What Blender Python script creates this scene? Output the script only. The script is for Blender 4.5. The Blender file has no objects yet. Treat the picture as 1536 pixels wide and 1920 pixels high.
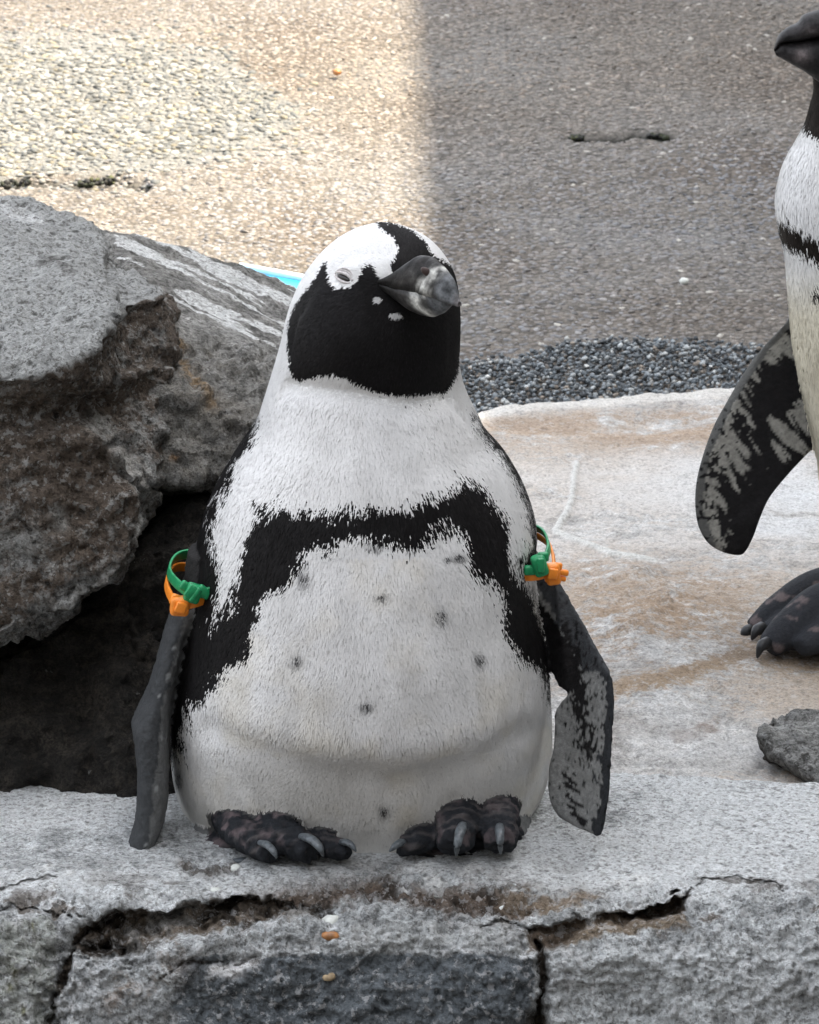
import bpy, bmesh, math, random
import numpy as np
from mathutils import Vector, Matrix
from mathutils.bvhtree import BVHTree

random.seed(7)
RNG = np.random.default_rng(7)
S = bpy.context.scene
C = S.collection

# ------------------------------------------------------------------ camera
PITCH = math.radians(17.0)
FPX, CX, CY = 7130.0, 768.0, 960.0
CAM = np.array([0.0, -3.0, 1.1815])
cam_data = bpy.data.cameras.new('camera')
cam = bpy.data.objects.new('camera', cam_data)
C.objects.link(cam)
cam.location = CAM
cam.rotation_euler = (math.pi / 2 - PITCH, 0, 0)
cam_data.sensor_fit = 'HORIZONTAL'
cam_data.sensor_width = 36.0
cam_data.lens = 36.0 * FPX / 1536.0
cam_data.clip_start = 0.05
cam_data.clip_end = 500.0
cam_data.dof.use_dof = True
cam_data.dof.focus_distance = 3.12
cam_data.dof.aperture_fstop = 48.0
S.camera = cam

# ------------------------------------------------------------------ sky, sun, exposure
SUN_EL, SUN_ROT = math.radians(60), math.radians(90)
world = bpy.data.worlds.new('World')
S.world = world
world.use_nodes = True
wn, wl = world.node_tree.nodes, world.node_tree.links
bg = wn['Background']
sky = wn.new('ShaderNodeTexSky')
sky.sky_type = 'NISHITA'
sky.sun_disc = False
sky.sun_elevation = SUN_EL
sky.sun_rotation = SUN_ROT
sky.air_density = 1.0
sky.dust_density = 3.0
sky.ozone_density = 1.0
hs = wn.new('ShaderNodeHueSaturation')
hs.inputs['Saturation'].default_value = 0.24
wl.new(sky.outputs[0], hs.inputs['Color'])
wl.new(hs.outputs[0], bg.inputs['Color'])
bg.inputs['Strength'].default_value = 0.15
sun_data = bpy.data.lights.new('sun', 'SUN')
sun_data.energy = 3.5
sun_data.angle = math.radians(0.5)
sun_data.color = (1.0, 0.86, 0.66)
sun = bpy.data.objects.new('sun', sun_data)
C.objects.link(sun)
sdir = Vector((math.cos(SUN_EL), 0.0, math.sin(SUN_EL)))
sun.rotation_euler = sdir.to_track_quat('Z', 'Y').to_euler()
sun.location = sdir * 40
S.view_settings.view_transform = 'Standard'
S.view_settings.look = 'None'
S.view_settings.gamma = 1.0
S.view_settings.exposure = 2.2

# ------------------------------------------------------------------ measuring the photo
_FW = np.array([0, math.cos(PITCH), -math.sin(PITCH)])
_UP = np.array([0, math.sin(PITCH), math.cos(PITCH)])


def ray(px, py):
    return _FW * FPX + np.array([1.0, 0, 0]) * (px - CX) + _UP * (CY - py)


def at(px, py, Y):
    d = ray(px, py)
    return CAM + d * ((Y - CAM[1]) / d[1])


def atz(px, py, Z):
    d = ray(px, py)
    return CAM + d * ((Z - CAM[2]) / d[2])


def chart(P):
    """metres to photo pixels, for reading traced outlines"""
    P = np.asarray(P, dtype=float)
    Q = P - CAM
    dep = Q @ _FW
    return CX + FPX * Q[..., 0] / dep, CY - FPX * (Q @ _UP) / dep


# ------------------------------------------------------------------ numeric helpers
def sstep(a, b, x):
    t = np.clip((x - a) / (b - a), 0, 1)
    return t * t * (3 - 2 * t)


def _h(ix, iy, iz, seed):
    n = (ix.astype(np.int64) * 374761393 + iy.astype(np.int64) * 668265263 + iz.astype(np.int64) * 2147483647 + seed * 1274126177) & 0xffffffff
    n = ((n ^ (n >> 13)) * 1274126177) & 0xffffffff
    n = ((n ^ (n >> 16)) * 2246822519) & 0xffffffff
    n = n ^ (n >> 15)
    return (n & 0xffffff) / float(0xffffff)


def vnoise(P, seed=0):
    f = np.floor(P)
    t = P - f
    t = t * t * t * (t * (t * 6 - 15) + 10)
    i = f.astype(np.int64)
    r = 0
    for dx in (0, 1):
        wx = t[:, 0] if dx else 1 - t[:, 0]
        for dy in (0, 1):
            wy = t[:, 1] if dy else 1 - t[:, 1]
            for dz in (0, 1):
                wz = t[:, 2] if dz else 1 - t[:, 2]
                r = r + wx * wy * wz * _h(i[:, 0] + dx, i[:, 1] + dy, i[:, 2] + dz, seed)
    return r * 2 - 1


_ROT = np.array([[0.36, 0.48, -0.8], [-0.8, 0.6, 0.0], [0.48, 0.64, 0.6]])


def fbm(P, freq, octv=4, seed=0, gain=0.5):
    r, a, Q = 0, 1.0, P * freq
    for k in range(octv):
        r = r + a * vnoise(Q, seed + k * 17)
        Q = (Q @ _ROT.T) * 2.03 + 5.3
        a *= gain
    return r


def ridged(P, freq, octv=3, seed=0):
    r, a, Q = 0, 1.0, P * freq
    for k in range(octv):
        r = r + a * (1 - np.abs(vnoise(Q, seed + k * 13)) * 2)
        Q = (Q @ _ROT.T) * 2.1 + 3.1
        a *= 0.5
    return r


def terraces(P, freq, seed, k=2.6):
    """fractured steps: flat treads with steep risers"""
    q = fbm(P, freq, 3, seed) * k
    f = np.floor(q)
    return (f + sstep(0.38, 0.62, q - f)) / k


def pits(P, freq, seed, keep=0.4):
    """round pits: 1 at the middle of a pit, 0 outside"""
    Q = P * freq
    f = np.floor(Q).astype(np.int64)
    best = np.zeros(len(P))
    for dx in (-1, 0, 1):
        for dy in (-1, 0, 1):
            for dz in (-1, 0, 1):
                c = f + np.array([dx, dy, dz])
                on = _h(c[:, 0], c[:, 1], c[:, 2], seed) < keep
                jx = _h(c[:, 0], c[:, 1], c[:, 2], seed + 1)
                jy = _h(c[:, 0], c[:, 1], c[:, 2], seed + 2)
                jz = _h(c[:, 0], c[:, 1], c[:, 2], seed + 3)
                rr = 0.18 + 0.3 * _h(c[:, 0], c[:, 1], c[:, 2], seed + 4)
                d = np.sqrt((Q[:, 0] - c[:, 0] - jx) ** 2 + (Q[:, 1] - c[:, 1] - jy) ** 2 + (Q[:, 2] - c[:, 2] - jz) ** 2)
                best = np.maximum(best, np.where(on, 1 - sstep(0.45, 1.0, d / rr), 0))
    return best


def inpoly(x, y, poly):
    poly = np.asarray(poly, float)
    r = np.zeros(len(x), bool)
    j = len(poly) - 1
    for i in range(len(poly)):
        xi, yi = poly[i]
        xj, yj = poly[j]
        c = ((yi > y) != (yj > y)) & (x < (xj - xi) * (y - yi) / ((yj - yi) if yj != yi else 1e-9) + xi)
        r ^= c
        j = i
    return r


def pdist(x, y, line):
    line = np.asarray(line, float)
    best = np.full(len(x), 1e9)
    for a, b in zip(line[:-1], line[1:]):
        d = b - a
        t = np.clip(((x - a[0]) * d[0] + (y - a[1]) * d[1]) / max(d @ d, 1e-9), 0, 1)
        best = np.minimum(best, np.hypot(x - a[0] - t * d[0], y - a[1] - t * d[1]))
    return best


def catmull(pts, n, closed=False):
    P = np.asarray(pts, float)
    m = len(P)
    out = []
    segs = m if closed else m - 1
    for i in range(segs):
        if closed:
            a, b, c, d = P[(i - 1) % m], P[i], P[(i + 1) % m], P[(i + 2) % m]
        else:
            a, b, c, d = P[max(i - 1, 0)], P[i], P[i + 1], P[min(i + 2, m - 1)]
        for t in np.arange(n) / n:
            out.append(0.5 * (2 * b + (c - a) * t + (2 * a - 5 * b + 4 * c - d) * t * t + (3 * b - a - 3 * c + d) * t ** 3))
    if not closed:
        out.append(P[-1])
    return np.array(out)


# ------------------------------------------------------------------ object helpers
def mesh_np(name, V, F, smooth=True, col=None, paint=None):
    """V (n,3); F list or (m,k) array"""
    me = bpy.data.meshes.new(name)
    V = np.asarray(V, np.float32)
    if isinstance(F, np.ndarray):
        m, k = F.shape
        me.vertices.add(len(V))
        me.vertices.foreach_set('co', V.ravel())
        me.loops.add(m * k)
        me.loops.foreach_set('vertex_index', F.astype(np.int32).ravel())
        me.polygons.add(m)
        me.polygons.foreach_set('loop_start', np.arange(0, m * k, k, dtype=np.int32))
        me.polygons.foreach_set('loop_total', np.full(m, k, np.int32))
        me.update(calc_edges=True)
    else:
        me.from_pydata([tuple(v) for v in V], [], F)
        me.update()
    if smooth:
        me.polygons.foreach_set('use_smooth', np.ones(len(me.polygons), bool))
    if col is not None:
        set_attr(me, 'col', col)
    if paint is not None:
        set_attr(me, 'paint', paint)
    return me


def set_attr(me, name, col):
    col = np.asarray(col, np.float32)
    if col.shape[1] == 3:
        col = np.concatenate([col, np.ones((len(col), 1), np.float32)], 1)
    a = me.attributes.new(name, 'FLOAT_COLOR', 'POINT')
    a.data.foreach_set('color', col.ravel())


def get_v(me):
    a = np.empty(len(me.vertices) * 3, np.float32)
    me.vertices.foreach_get('co', a)
    return a.reshape(-1, 3).astype(float)


def get_n(me):
    a = np.empty(len(me.vertices) * 3, np.float32)
    me.vertices.foreach_get('normal', a)
    return a.reshape(-1, 3).astype(float)


def get_f(me, k):
    a = np.empty(len(me.polygons) * k, np.int32)
    me.polygons.foreach_get('vertices', a)
    return a.reshape(-1, k)


def put_v(me, V):
    me.vertices.foreach_set('co', np.asarray(V, np.float32).ravel())
    me.update()


def link(name, me, mat, parent=None, loc=None, label=None, cat=None, group=None, kind=None):
    if loc is not None and parent is None:
        put_v(me, get_v(me) - np.asarray(loc))
    o = bpy.data.objects.new(name, me)
    C.objects.link(o)
    if mat is not None and len(me.materials) == 0:
        me.materials.append(mat)
    if parent is not None:
        o.parent = parent
        if parent.type == 'EMPTY':
            o.matrix_parent_inverse = Matrix.Translation(parent.location).inverted()
    elif loc is not None:
        o.location = loc
    for k, v in (('label', label), ('category', cat), ('group', group), ('kind', kind)):
        if v:
            o[k] = v
    return o


def empty(name, loc, label, cat, group=None):
    o = bpy.data.objects.new(name, None)
    C.objects.link(o)
    o.location = loc
    o.empty_display_size = 0.05
    o['label'] = label
    o['category'] = cat
    if group:
        o['group'] = group
    return o


def remesh(me, voxel, it=4, fac=0.5):
    o = bpy.data.objects.new('tmp', me)
    C.objects.link(o)
    r = o.modifiers.new('r', 'REMESH')
    r.mode = 'VOXEL'
    r.voxel_size = voxel
    if it:
        s = o.modifiers.new('s', 'SMOOTH')
        s.iterations = it
        s.factor = fac
    dg = bpy.context.evaluated_depsgraph_get()
    new = bpy.data.meshes.new_from_object(o.evaluated_get(dg))
    bpy.data.objects.remove(o)
    new.polygons.foreach_set('use_smooth', np.ones(len(new.polygons), bool))
    return new


def merge(parts):
    V, F, n = [], [], 0
    for v, f in parts:
        V += [tuple(p) for p in v]
        F += [[i + n for i in q] for q in f]
        n += len(v)
    return V, F


def tube(path, radii, n=12, flat=1.0, up=(0, 0, 1), cap=True):
    """swept tube; flat scales the radius along up"""
    P = np.asarray(path, float)
    V, F = [], []
    for i in range(len(P)):
        t = P[min(i + 1, len(P) - 1)] - P[max(i - 1, 0)]
        t /= np.linalg.norm(t) + 1e-12
        s = np.cross(t, up)
        s /= np.linalg.norm(s) + 1e-12
        u = np.cross(s, t)
        r = radii[i]
        for k in range(n):
            a = 2 * math.pi * k / n
            V.append(P[i] + s * (r * math.cos(a)) + u * (r * flat * math.sin(a)))
    m = len(P)
    for i in range(m - 1):
        for k in range(n):
            F.append([i * n + k, i * n + (k + 1) % n, (i + 1) * n + (k + 1) % n, (i + 1) * n + k])
    if cap:
        V.append(P[0]); a = len(V) - 1
        V.append(P[-1]); b = len(V) - 1
        for k in range(n):
            F.append([a, (k + 1) % n, k])
            F.append([b, (m - 1) * n + k, (m - 1) * n + (k + 1) % n])
    return V, F


def ellipsoid(c, r, nu=16, nv=10, rot=None):
    V, F = [], []
    for j in range(nv + 1):
        b = math.pi * j / nv
        for i in range(nu):
            a = 2 * math.pi * i / nu
            p = np.array([r[0] * math.cos(a) * math.sin(b), r[1] * math.sin(a) * math.sin(b), r[2] * math.cos(b)])
            if rot is not None:
                p = rot @ p
            V.append(np.asarray(c) + p)
    for j in range(nv):
        for i in range(nu):
            F.append([j * nu + i, (j + 1) * nu + i, (j + 1) * nu + (i + 1) % nu, j * nu + (i + 1) % nu])
    return V, F


def prism(front, back):
    """closed slab between two outlines"""
    n = len(front)
    V = [tuple(p) for p in front] + [tuple(p) for p in back]
    F = [list(range(n))[::-1], list(range(n, 2 * n))]
    for i in range(n):
        j = (i + 1) % n
        F.append([i, j, n + j, n + i])
    return V, F


def hull(pts):
    bm = bmesh.new()
    for p in pts:
        bm.verts.new(p)
    r = bmesh.ops.convex_hull(bm, input=bm.verts)
    dead = [e for e in set(r['geom_interior']) | set(r['geom_unused']) if isinstance(e, bmesh.types.BMVert)]
    bmesh.ops.delete(bm, geom=dead, context='VERTS')
    bm.verts.index_update()
    V = [tuple(v.co) for v in bm.verts]
    F = [[v.index for v in f.verts] for f in bm.faces]
    bm.free()
    return V, F


# ------------------------------------------------------------------ materials
def new_mat(name):
    m = bpy.data.materials.new(name)
    m.use_nodes = True
    nt = m.node_tree
    return m, nt.nodes, nt.links, nt.nodes['Principled BSDF']


def ramp(nd, stops):
    r = nd.new('ShaderNodeValToRGB')
    e = r.color_ramp.elements
    while len(e) < len(stops):
        e.new(0.5)
    for k, (p, c) in enumerate(stops):
        e[k].position = p
        e[k].color = (c[0], c[1], c[2], 1) if not np.isscalar(c) else (c, c, c, 1)
    return r


def noise(nd, ln, co, scale, detail=6, rough=0.6, vec_scale=None):
    t = nd.new('ShaderNodeTexNoise')
    t.inputs['Scale'].default_value = scale
    t.inputs['Detail'].default_value = detail
    t.inputs['Roughness'].default_value = rough
    if vec_scale is not None:
        mp = nd.new('ShaderNodeMapping')
        mp.inputs['Scale'].default_value = vec_scale
        ln.new(co, mp.inputs['Vector'])
        co = mp.outputs[0]
    ln.new(co, t.inputs['Vector'])
    return t


def mixc(nd, ln, a, b, fac, mode='MIX'):
    m = nd.new('ShaderNodeMix')
    m.data_type = 'RGBA'
    m.blend_type = mode
    for sock, v in ((m.inputs['Factor'], fac), (m.inputs['A'], a), (m.inputs['B'], b)):
        if isinstance(v, bpy.types.NodeSocket):
            ln.new(v, sock)
        elif np.isscalar(v):
            sock.default_value = v
        else:
            sock.default_value = (v[0], v[1], v[2], 1)
    return m.outputs['Result']


def rock_mat(name, dark, mid, light, speck=0.5, grain=0.6, pit=0.5, rough=0.85, stretch=None):
    """mottled rock; the mesh attribute 'paint' (rgb + strength) lays guano, dirt, wet stains and a painted gap shadow over it"""
    m, nd, ln, bs = new_mat(name)
    g = nd.new('ShaderNodeNewGeometry')
    co = g.outputs['Position']
    n1 = noise(nd, ln, co, 14, 5, 0.6, stretch)
    r1 = ramp(nd, [(0.32, dark), (0.5, mid), (0.68, light)])
    ln.new(n1.outputs['Fac'], r1.inputs['Fac'])
    n2 = noise(nd, ln, co, 110, 7, 0.72, stretch)
    r2 = ramp(nd, [(0.36, 0.16), (0.47, 0.85), (0.60, 1.5)])
    ln.new(n2.outputs['Fac'], r2.inputs['Fac'])
    c = mixc(nd, ln, r1.outputs[0], r2.outputs[0], speck * 0.7, 'MULTIPLY')
    n3 = noise(nd, ln, co, 420, 4, 0.7, stretch)
    r3 = ramp(nd, [(0.40, 0.28), (0.5, 1.0), (0.61, 1.75)])
    ln.new(n3.outputs['Fac'], r3.inputs['Fac'])
    c = mixc(nd, ln, c, r3.outputs[0], grain, 'MULTIPLY')
    nz_ = noise(nd, ln, co, 9, 4, 0.6)
    rz = ramp(nd, [(0.42, 0.35), (0.58, 1.0)])
    ln.new(nz_.outputs['Fac'], rz.inputs['Fac'])

    def gated(sock, k):
        q_ = nd.new('ShaderNodeMath')
        q_.operation = 'MULTIPLY'
        ln.new(sock, q_.inputs[0])
        if isinstance(k, bpy.types.NodeSocket):
            ln.new(k, q_.inputs[1])
        else:
            q_.inputs[1].default_value = k
        return q_.outputs[0]

    n5 = noise(nd, ln, co, 36, 6, 0.65, stretch)
    r5 = ramp(nd, [(0.40, 0.55), (0.5, 1.0), (0.58, 1.25)])
    ln.new(n5.outputs['Fac'], r5.inputs['Fac'])
    c = mixc(nd, ln, c, r5.outputs[0], speck, 'MULTIPLY')
    at_ = nd.new('ShaderNodeAttribute')
    at_.attribute_name = 'paint'
    brk = noise(nd, ln, co, 75, 8, 0.75, stretch)
    mt = nd.new('ShaderNodeMath')          # paint shows where strength beats a breakup noise
    mt.operation = 'SUBTRACT'
    ln.new(at_.outputs['Alpha'], mt.inputs[0])
    sh = nd.new('ShaderNodeMath')
    sh.operation = 'MULTIPLY_ADD'
    ln.new(brk.outputs['Fac'], sh.inputs[0])
    sh.inputs[1].default_value = 2.2
    sh.inputs[2].default_value = -0.62
    ln.new(sh.outputs[0], mt.inputs[1])
    mr = nd.new('ShaderNodeMapRange')
    mr.inputs['From Min'].default_value = -0.14
    mr.inputs['From Max'].default_value = 0.22
    ln.new(mt.outputs[0], mr.inputs['Value'])
    fine = mixc(nd, ln, mixc(nd, ln, at_.outputs['Color'], r2.outputs[0], speck * 0.28, 'MULTIPLY'), r3.outputs[0], grain * 0.7, 'MULTIPLY')
    c = mixc(nd, ln, c, fine, mr.outputs[0])
    # dark lichen specks and pale flakes
    n6 = noise(nd, ln, co, 165, 4, 0.6, stretch)
    r6 = ramp(nd, [(0.565, 0.0), (0.61, 1.0)])
    ln.new(n6.outputs['Fac'], r6.inputs['Fac'])
    f6 = nd.new('ShaderNodeMath')
    f6.operation = 'MULTIPLY'
    ln.new(r6.outputs[0], f6.inputs[0])
    f6.inputs[1].default_value = 0.75 * speck
    c = mixc(nd, ln, c, mixc(nd, ln, c, (0.16, 0.15, 0.14), 1.0, 'MULTIPLY'), gated(f6.outputs[0], rz.outputs[0]))
    n7 = noise(nd, ln, co, 85, 6, 0.7, stretch)
    r7 = ramp(nd, [(0.585, 0.0), (0.615, 1.0)])
    ln.new(n7.outputs['Fac'], r7.inputs['Fac'])
    f7 = nd.new('ShaderNodeMath')
    f7.operation = 'MULTIPLY'
    ln.new(r7.outputs[0], f7.inputs[0])
    f7.inputs[1].default_value = 0.6 * speck
    c = mixc(nd, ln, c, tuple(np.minimum(np.array(light) * 1.35, 0.75)), gated(f7.outputs[0], rz.outputs[0]))
    # small round vesicles
    n8 = noise(nd, ln, co, 240, 3, 0.6, stretch)
    r8 = ramp(nd, [(0.555, 0.0), (0.59, 1.0)])
    ln.new(n8.outputs['Fac'], r8.inputs['Fac'])
    c = mixc(nd, ln, c, mixc(nd, ln, c, (0.30, 0.28, 0.26), 1.0, 'MULTIPLY'), gated(r8.outputs[0], 0.8 * speck))
    n9 = noise(nd, ln, co, 130, 5, 0.65, stretch)
    r9 = ramp(nd, [(0.40, 1.0), (0.435, 0.0)])
    ln.new(n9.outputs['Fac'], r9.inputs['Fac'])
    c = mixc(nd, ln, c, tuple(np.minimum(np.array(light) * 1.25, 0.72)), gated(r9.outputs[0], 0.55 * speck))
    vo = nd.new('ShaderNodeTexVoronoi')
    vo.inputs['Scale'].default_value = 95
    ln.new(co, vo.inputs['Vector'])
    rv = ramp(nd, [(0.12, 1.0), (0.3, 0.0)])
    ln.new(vo.outputs['Distance'], rv.inputs['Fac'])
    gate = noise(nd, ln, co, 30, 3, 0.5)
    rg = ramp(nd, [(0.5, 0.0), (0.62, 1.0)])
    ln.new(gate.outputs['Fac'], rg.inputs['Fac'])
    pm = nd.new('ShaderNodeMath')
    pm.operation = 'MULTIPLY'
    ln.new(rv.outputs[0], pm.inputs[0])
    ln.new(rg.outputs[0], pm.inputs[1])
    pf = nd.new('ShaderNodeMath')
    pf.operation = 'MULTIPLY'
    ln.new(pm.outputs[0], pf.inputs[0])
    pf.inputs[1].default_value = pit
    c = mixc(nd, ln, c, tuple(np.array(dark) * 0.5), pf.outputs[0])
    ln.new(c, bs.inputs['Base Color'])
    bs.inputs['Roughness'].default_value = rough
    bs.inputs['Specular IOR Level'].default_value = 0.3
    hs_ = nd.new('ShaderNodeMath')
    hs_.operation = 'MULTIPLY_ADD'
    ln.new(n2.outputs['Fac'], hs_.inputs[0])
    hs_.inputs[1].default_value = 1.6
    ln.new(n3.outputs['Fac'], hs_.inputs[2])
    h2 = nd.new('ShaderNodeMath')
    h2.operation = 'SUBTRACT'
    ln.new(hs_.outputs[0], h2.inputs[0])
    ln.new(pf.outputs[0], h2.inputs[1])
    b = nd.new('ShaderNodeBump')
    b.inputs['Strength'].default_value = 0.9
    b.inputs['Distance'].default_value = 0.0042
    ln.new(h2.outputs[0], b.inputs['Height'])
    ln.new(b.outputs[0], bs.inputs['Normal'])
    return m


def attr_mat(name, rough=0.6, spec=0.3, bump=None, mottled=None, vec_scale=None, sheen=0.0):
    """colour from the mesh attribute 'col', with a fine grain"""
    m, nd, ln, bs = new_mat(name)
    a = nd.new('ShaderNodeAttribute')
    a.attribute_name = 'col'
    c = a.outputs['Color']
    g = nd.new('ShaderNodeNewGeometry')
    if mottled:
        n = noise(nd, ln, g.outputs['Position'], mottled[0], 5, 0.65, vec_scale)
        r = ramp(nd, [(0.35, mottled[1]), (0.65, mottled[2])])
        ln.new(n.outputs['Fac'], r.inputs['Fac'])
        c = mixc(nd, ln, c, r.outputs[0], 1.0, 'MULTIPLY')
    ln.new(c, bs.inputs['Base Color'])
    bs.inputs['Roughness'].default_value = rough
    bs.inputs['Specular IOR Level'].default_value = spec
    if sheen:
        bs.inputs['Sheen Weight'].default_value = sheen
    if bump:
        n = noise(nd, ln, g.outputs['Position'], bump[0], 4, 0.6, vec_scale)
        b = nd.new('ShaderNodeBump')
        b.inputs['Strength'].default_value = 0.8
        b.inputs['Distance'].default_value = bump[1]
        ln.new(n.outputs['Fac'], b.inputs['Height'])
        ln.new(b.outputs[0], bs.inputs['Normal'])
    return m


def plain_mat(name, c, rough=0.5, spec=0.4, var=0.25, scale=60, sub=0.0, bump=0.0):
    m, nd, ln, bs = new_mat(name)
    g = nd.new('ShaderNodeNewGeometry')
    n = noise(nd, ln, g.outputs['Position'], scale, 5, 0.6)
    r = ramp(nd, [(0.3, tuple(np.array(c) * (1 - var))), (0.7, tuple(np.array(c) * (1 + var)))])
    ln.new(n.outputs['Fac'], r.inputs['Fac'])
    ln.new(r.outputs[0], bs.inputs['Base Color'])
    bs.inputs['Roughness'].default_value = rough
    bs.inputs['Specular IOR Level'].default_value = spec
    if sub:
        bs.inputs['Subsurface Weight'].default_value = sub
        bs.inputs['Subsurface Radius'].default_value = (0.004, 0.003, 0.002)
    if bump:
        b = nd.new('ShaderNodeBump')
        b.inputs['Distance'].default_value = bump
        ln.new(n.outputs['Fac'], b.inputs['Height'])
        ln.new(b.outputs[0], bs.inputs['Normal'])
    return m


M_ledge = rock_mat('ledge_rock', (0.27, 0.28, 0.28), (0.47, 0.49, 0.495), (0.62, 0.64, 0.645), 0.72, 0.36, 0.7, stretch=(1, 1, 1))
M_plat = rock_mat('platform_rock', (0.40, 0.375, 0.35), (0.58, 0.57, 0.55), (0.72, 0.72, 0.71), 0.42, 0.3, 0.25, stretch=(1, 1.0, 1))
M_bould = rock_mat('boulder_rock', (0.12, 0.12, 0.112), (0.24, 0.24, 0.23), (0.32, 0.325, 0.315), 0.9, 0.42, 0.9)
M_slab = rock_mat('slab_rock', (0.14, 0.138, 0.128), (0.22, 0.215, 0.20), (0.31, 0.305, 0.29), 0.8, 0.4, 0.35)
M_cave = rock_mat('black_rock', (0.006, 0.0055, 0.0048), (0.017, 0.0148, 0.012), (0.045, 0.038, 0.03), 0.8, 0.8, 0.5, rough=0.7)  # near-black rock for the face in the hollow
M_stone = attr_mat('stones', 0.7, 0.35, None, (500, 0.75, 1.2))
M_body = attr_mat('skin_and_down', 0.8, 0.15, (350, 0.0015), (260, 0.8, 1.1))
M_feather = attr_mat('feathers', 0.62, 0.12)
M_bill = attr_mat('horn', 0.5, 0.22, (300, 0.0006), (260, 0.6, 1.35))
M_claw = plain_mat('claw_horn', (0.085, 0.098, 0.108), 0.35, 0.5, 0.55, 300, bump=0.0004)
M_claw2 = plain_mat('dark_claw_horn', (0.018, 0.019, 0.021), 0.45, 0.4, 0.4, 300)
M_green = plain_mat('green_plastic', (0.012, 0.27, 0.10), 0.38, 0.5, 0.2, 150, bump=0.0002)
M_orange = plain_mat('orange_plastic', (0.90, 0.27, 0.025), 0.4, 0.5, 0.15, 150, bump=0.0002)
M_eye = plain_mat('eye_dark', (0.012, 0.009, 0.008), 0.15, 0.6, 0.2, 200)
M_lid = plain_mat('eyelid_skin', (0.56, 0.53, 0.525), 0.6, 0.3, 0.3, 500, bump=0.0003)
M_blue = plain_mat('blue_plastic', (0.02, 0.36, 0.70), 0.35, 0.5, 0.12, 20)
M_shade_wall = plain_mat('shade_wall_concrete', (0.33, 0.32, 0.30), 0.85, 0.3, 0.2, 2.0, bump=0.004)

GUANO = (0.72, 0.73, 0.72)
BROWN = (0.17, 0.115, 0.07)
DIRT = (0.055, 0.043, 0.032)

# ------------------------------------------------------------------ unseen building, shaped to lay its shadow over the foreground
def box(x0, x1, y0, y1, z0, z1):
    V = [(x, y, z) for z in (z0, z1) for y in (y0, y1) for x in (x0, x1)]
    return V, [[0, 2, 3, 1], [4, 5, 7, 6], [0, 1, 5, 4], [2, 6, 7, 3], [0, 4, 6, 2], [1, 3, 7, 5]]


bld = empty('building', (6.5, 6, -0.6), 'unseen concrete building shaped to shade the penguin yard, with an added wing blocking sky', 'building')
XW = 3.2
V, F = box(XW, XW + 3, 1.25, 30, -0.6, 5.70)
V = [(x + 0.172 - 0.068 * (y - 1.25), y, z) for x, y, z in V]  # unseen wing skewed so its shadow edge runs along the yard
link('shade_wall', mesh_np('low_shade_wing', V, F, False), M_shade_wall, bld)
V, F = box(XW, XW + 3, -12, 1.247, -0.6, 10.4)
link('shade_wall', mesh_np('high_shade_wing', V, F, False), M_shade_wall, bld)
V, F = box(-14, XW - 0.003, -9.5, -7.0, -0.6, 5.6)  # unseen wing added to block frontal sky and darken the belly
link('shade_wall', mesh_np('sky_block_wing', V, F, False), M_shade_wall, bld)
for k in range(3):
    V, F = box(XW - 0.10, XW - 0.003, -10.5 + k * 4.2, -9.3 + k * 4.2, 2.6, 4.2)
    link('unseen_window', mesh_np('unseen_window', V, F, False), M_eye, bld)

# ------------------------------------------------------------------ ground
def zg(y):
    y = np.asarray(y, float)
    a = -0.6 + 0.54 * sstep(-0.4, 0.6, y)
    return a + np.clip(y - 1.5, 0, 4) * 0.095 + np.clip(y - 5.5, 0, 60) * 0.02


def lines(*segs):
    out = []
    for a, b, st in segs:
        out.append(np.arange(a, b, st))
    return np.concatenate(out + [[segs[-1][1]]])


def grid(xs, ys):
    X, Y = np.meshgrid(xs, ys)
    nx, ny = len(xs), len(ys)
    i = np.arange(nx * ny).reshape(ny, nx)
    F = np.stack([i[:-1, :-1], i[:-1, 1:], i[1:, 1:], i[1:, :-1]], -1).reshape(-1, 4)
    return X.ravel(), Y.ravel(), F


xs = lines((-40, -4, 3.0), (-4, -1, 0.25), (-1, 1, 0.009), (1, 4, 0.25), (4, 40, 3.0))
ys = lines((-40, -4, 3.0), (-4, 1.3, 0.15), (1.3, 4.0, 0.011), (4.0, 8, 0.2), (8, 80, 4.0))
X, Y, F = grid(xs, ys)
Z = zg(Y)
P = np.stack([X, Y, Z], 1)
near = (np.abs(X) < 1.1) & (Y > 1.2) & (Y < 4.2)
Z = Z + np.where(near, 0.008 * fbm(P, 1.6, 3, 3) + 0.0016 * fbm(P, 30, 3, 4), 0)
pu, pv = chart(np.stack([X, Y, Z], 1))
CRACK = [(940, 262), (1010, 264), (1075, 256), (1130, 258), (1185, 252), (1265, 256)]
crk = np.where(near, (1 - sstep(3.5, 9, pdist(pu, pv + 4 * vnoise(P * 50, 3), CRACK) + 5 * vnoise(P * 38, 19))) * sstep(1040, 1085, pu), 0)
moss = np.where(near, 1 - sstep(4, 14, pdist(pu, pv, [(-20, 348), (60, 338), (140, 342), (215, 335), (275, 350)])), 0)
Z = Z - 0.009 * crk - 0.010 * moss
PATCH = [(-60, 70), (120, 62), (300, 75), (420, 100), (500, 150), (565, 205), (540, 265), (430, 300), (280, 322), (100, 335), (-60, 345)]
inpatch = inpoly(pu + 25 * vnoise(P * 9, 4), pv + 14 * vnoise(P * 9 + 7, 4), PATCH) & near
paint = np.zeros((len(X), 4))
paint[:, :3] = (0.19, 0.18, 0.165)
paint[inpatch, :3] = (0.17, 0.175, 0.17)
paint[:, 3] = np.where(inpatch, 0.8, 0.0)
dk = np.maximum(crk, moss * 0.75)
paint[:, :3] = paint[:, :3] * (1 - dk[:, None]) + np.array([0.010, 0.0105, 0.007]) * dk[:, None]
paint[:, 3] = np.maximum(paint[:, 3], dk * 1.3)


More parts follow.
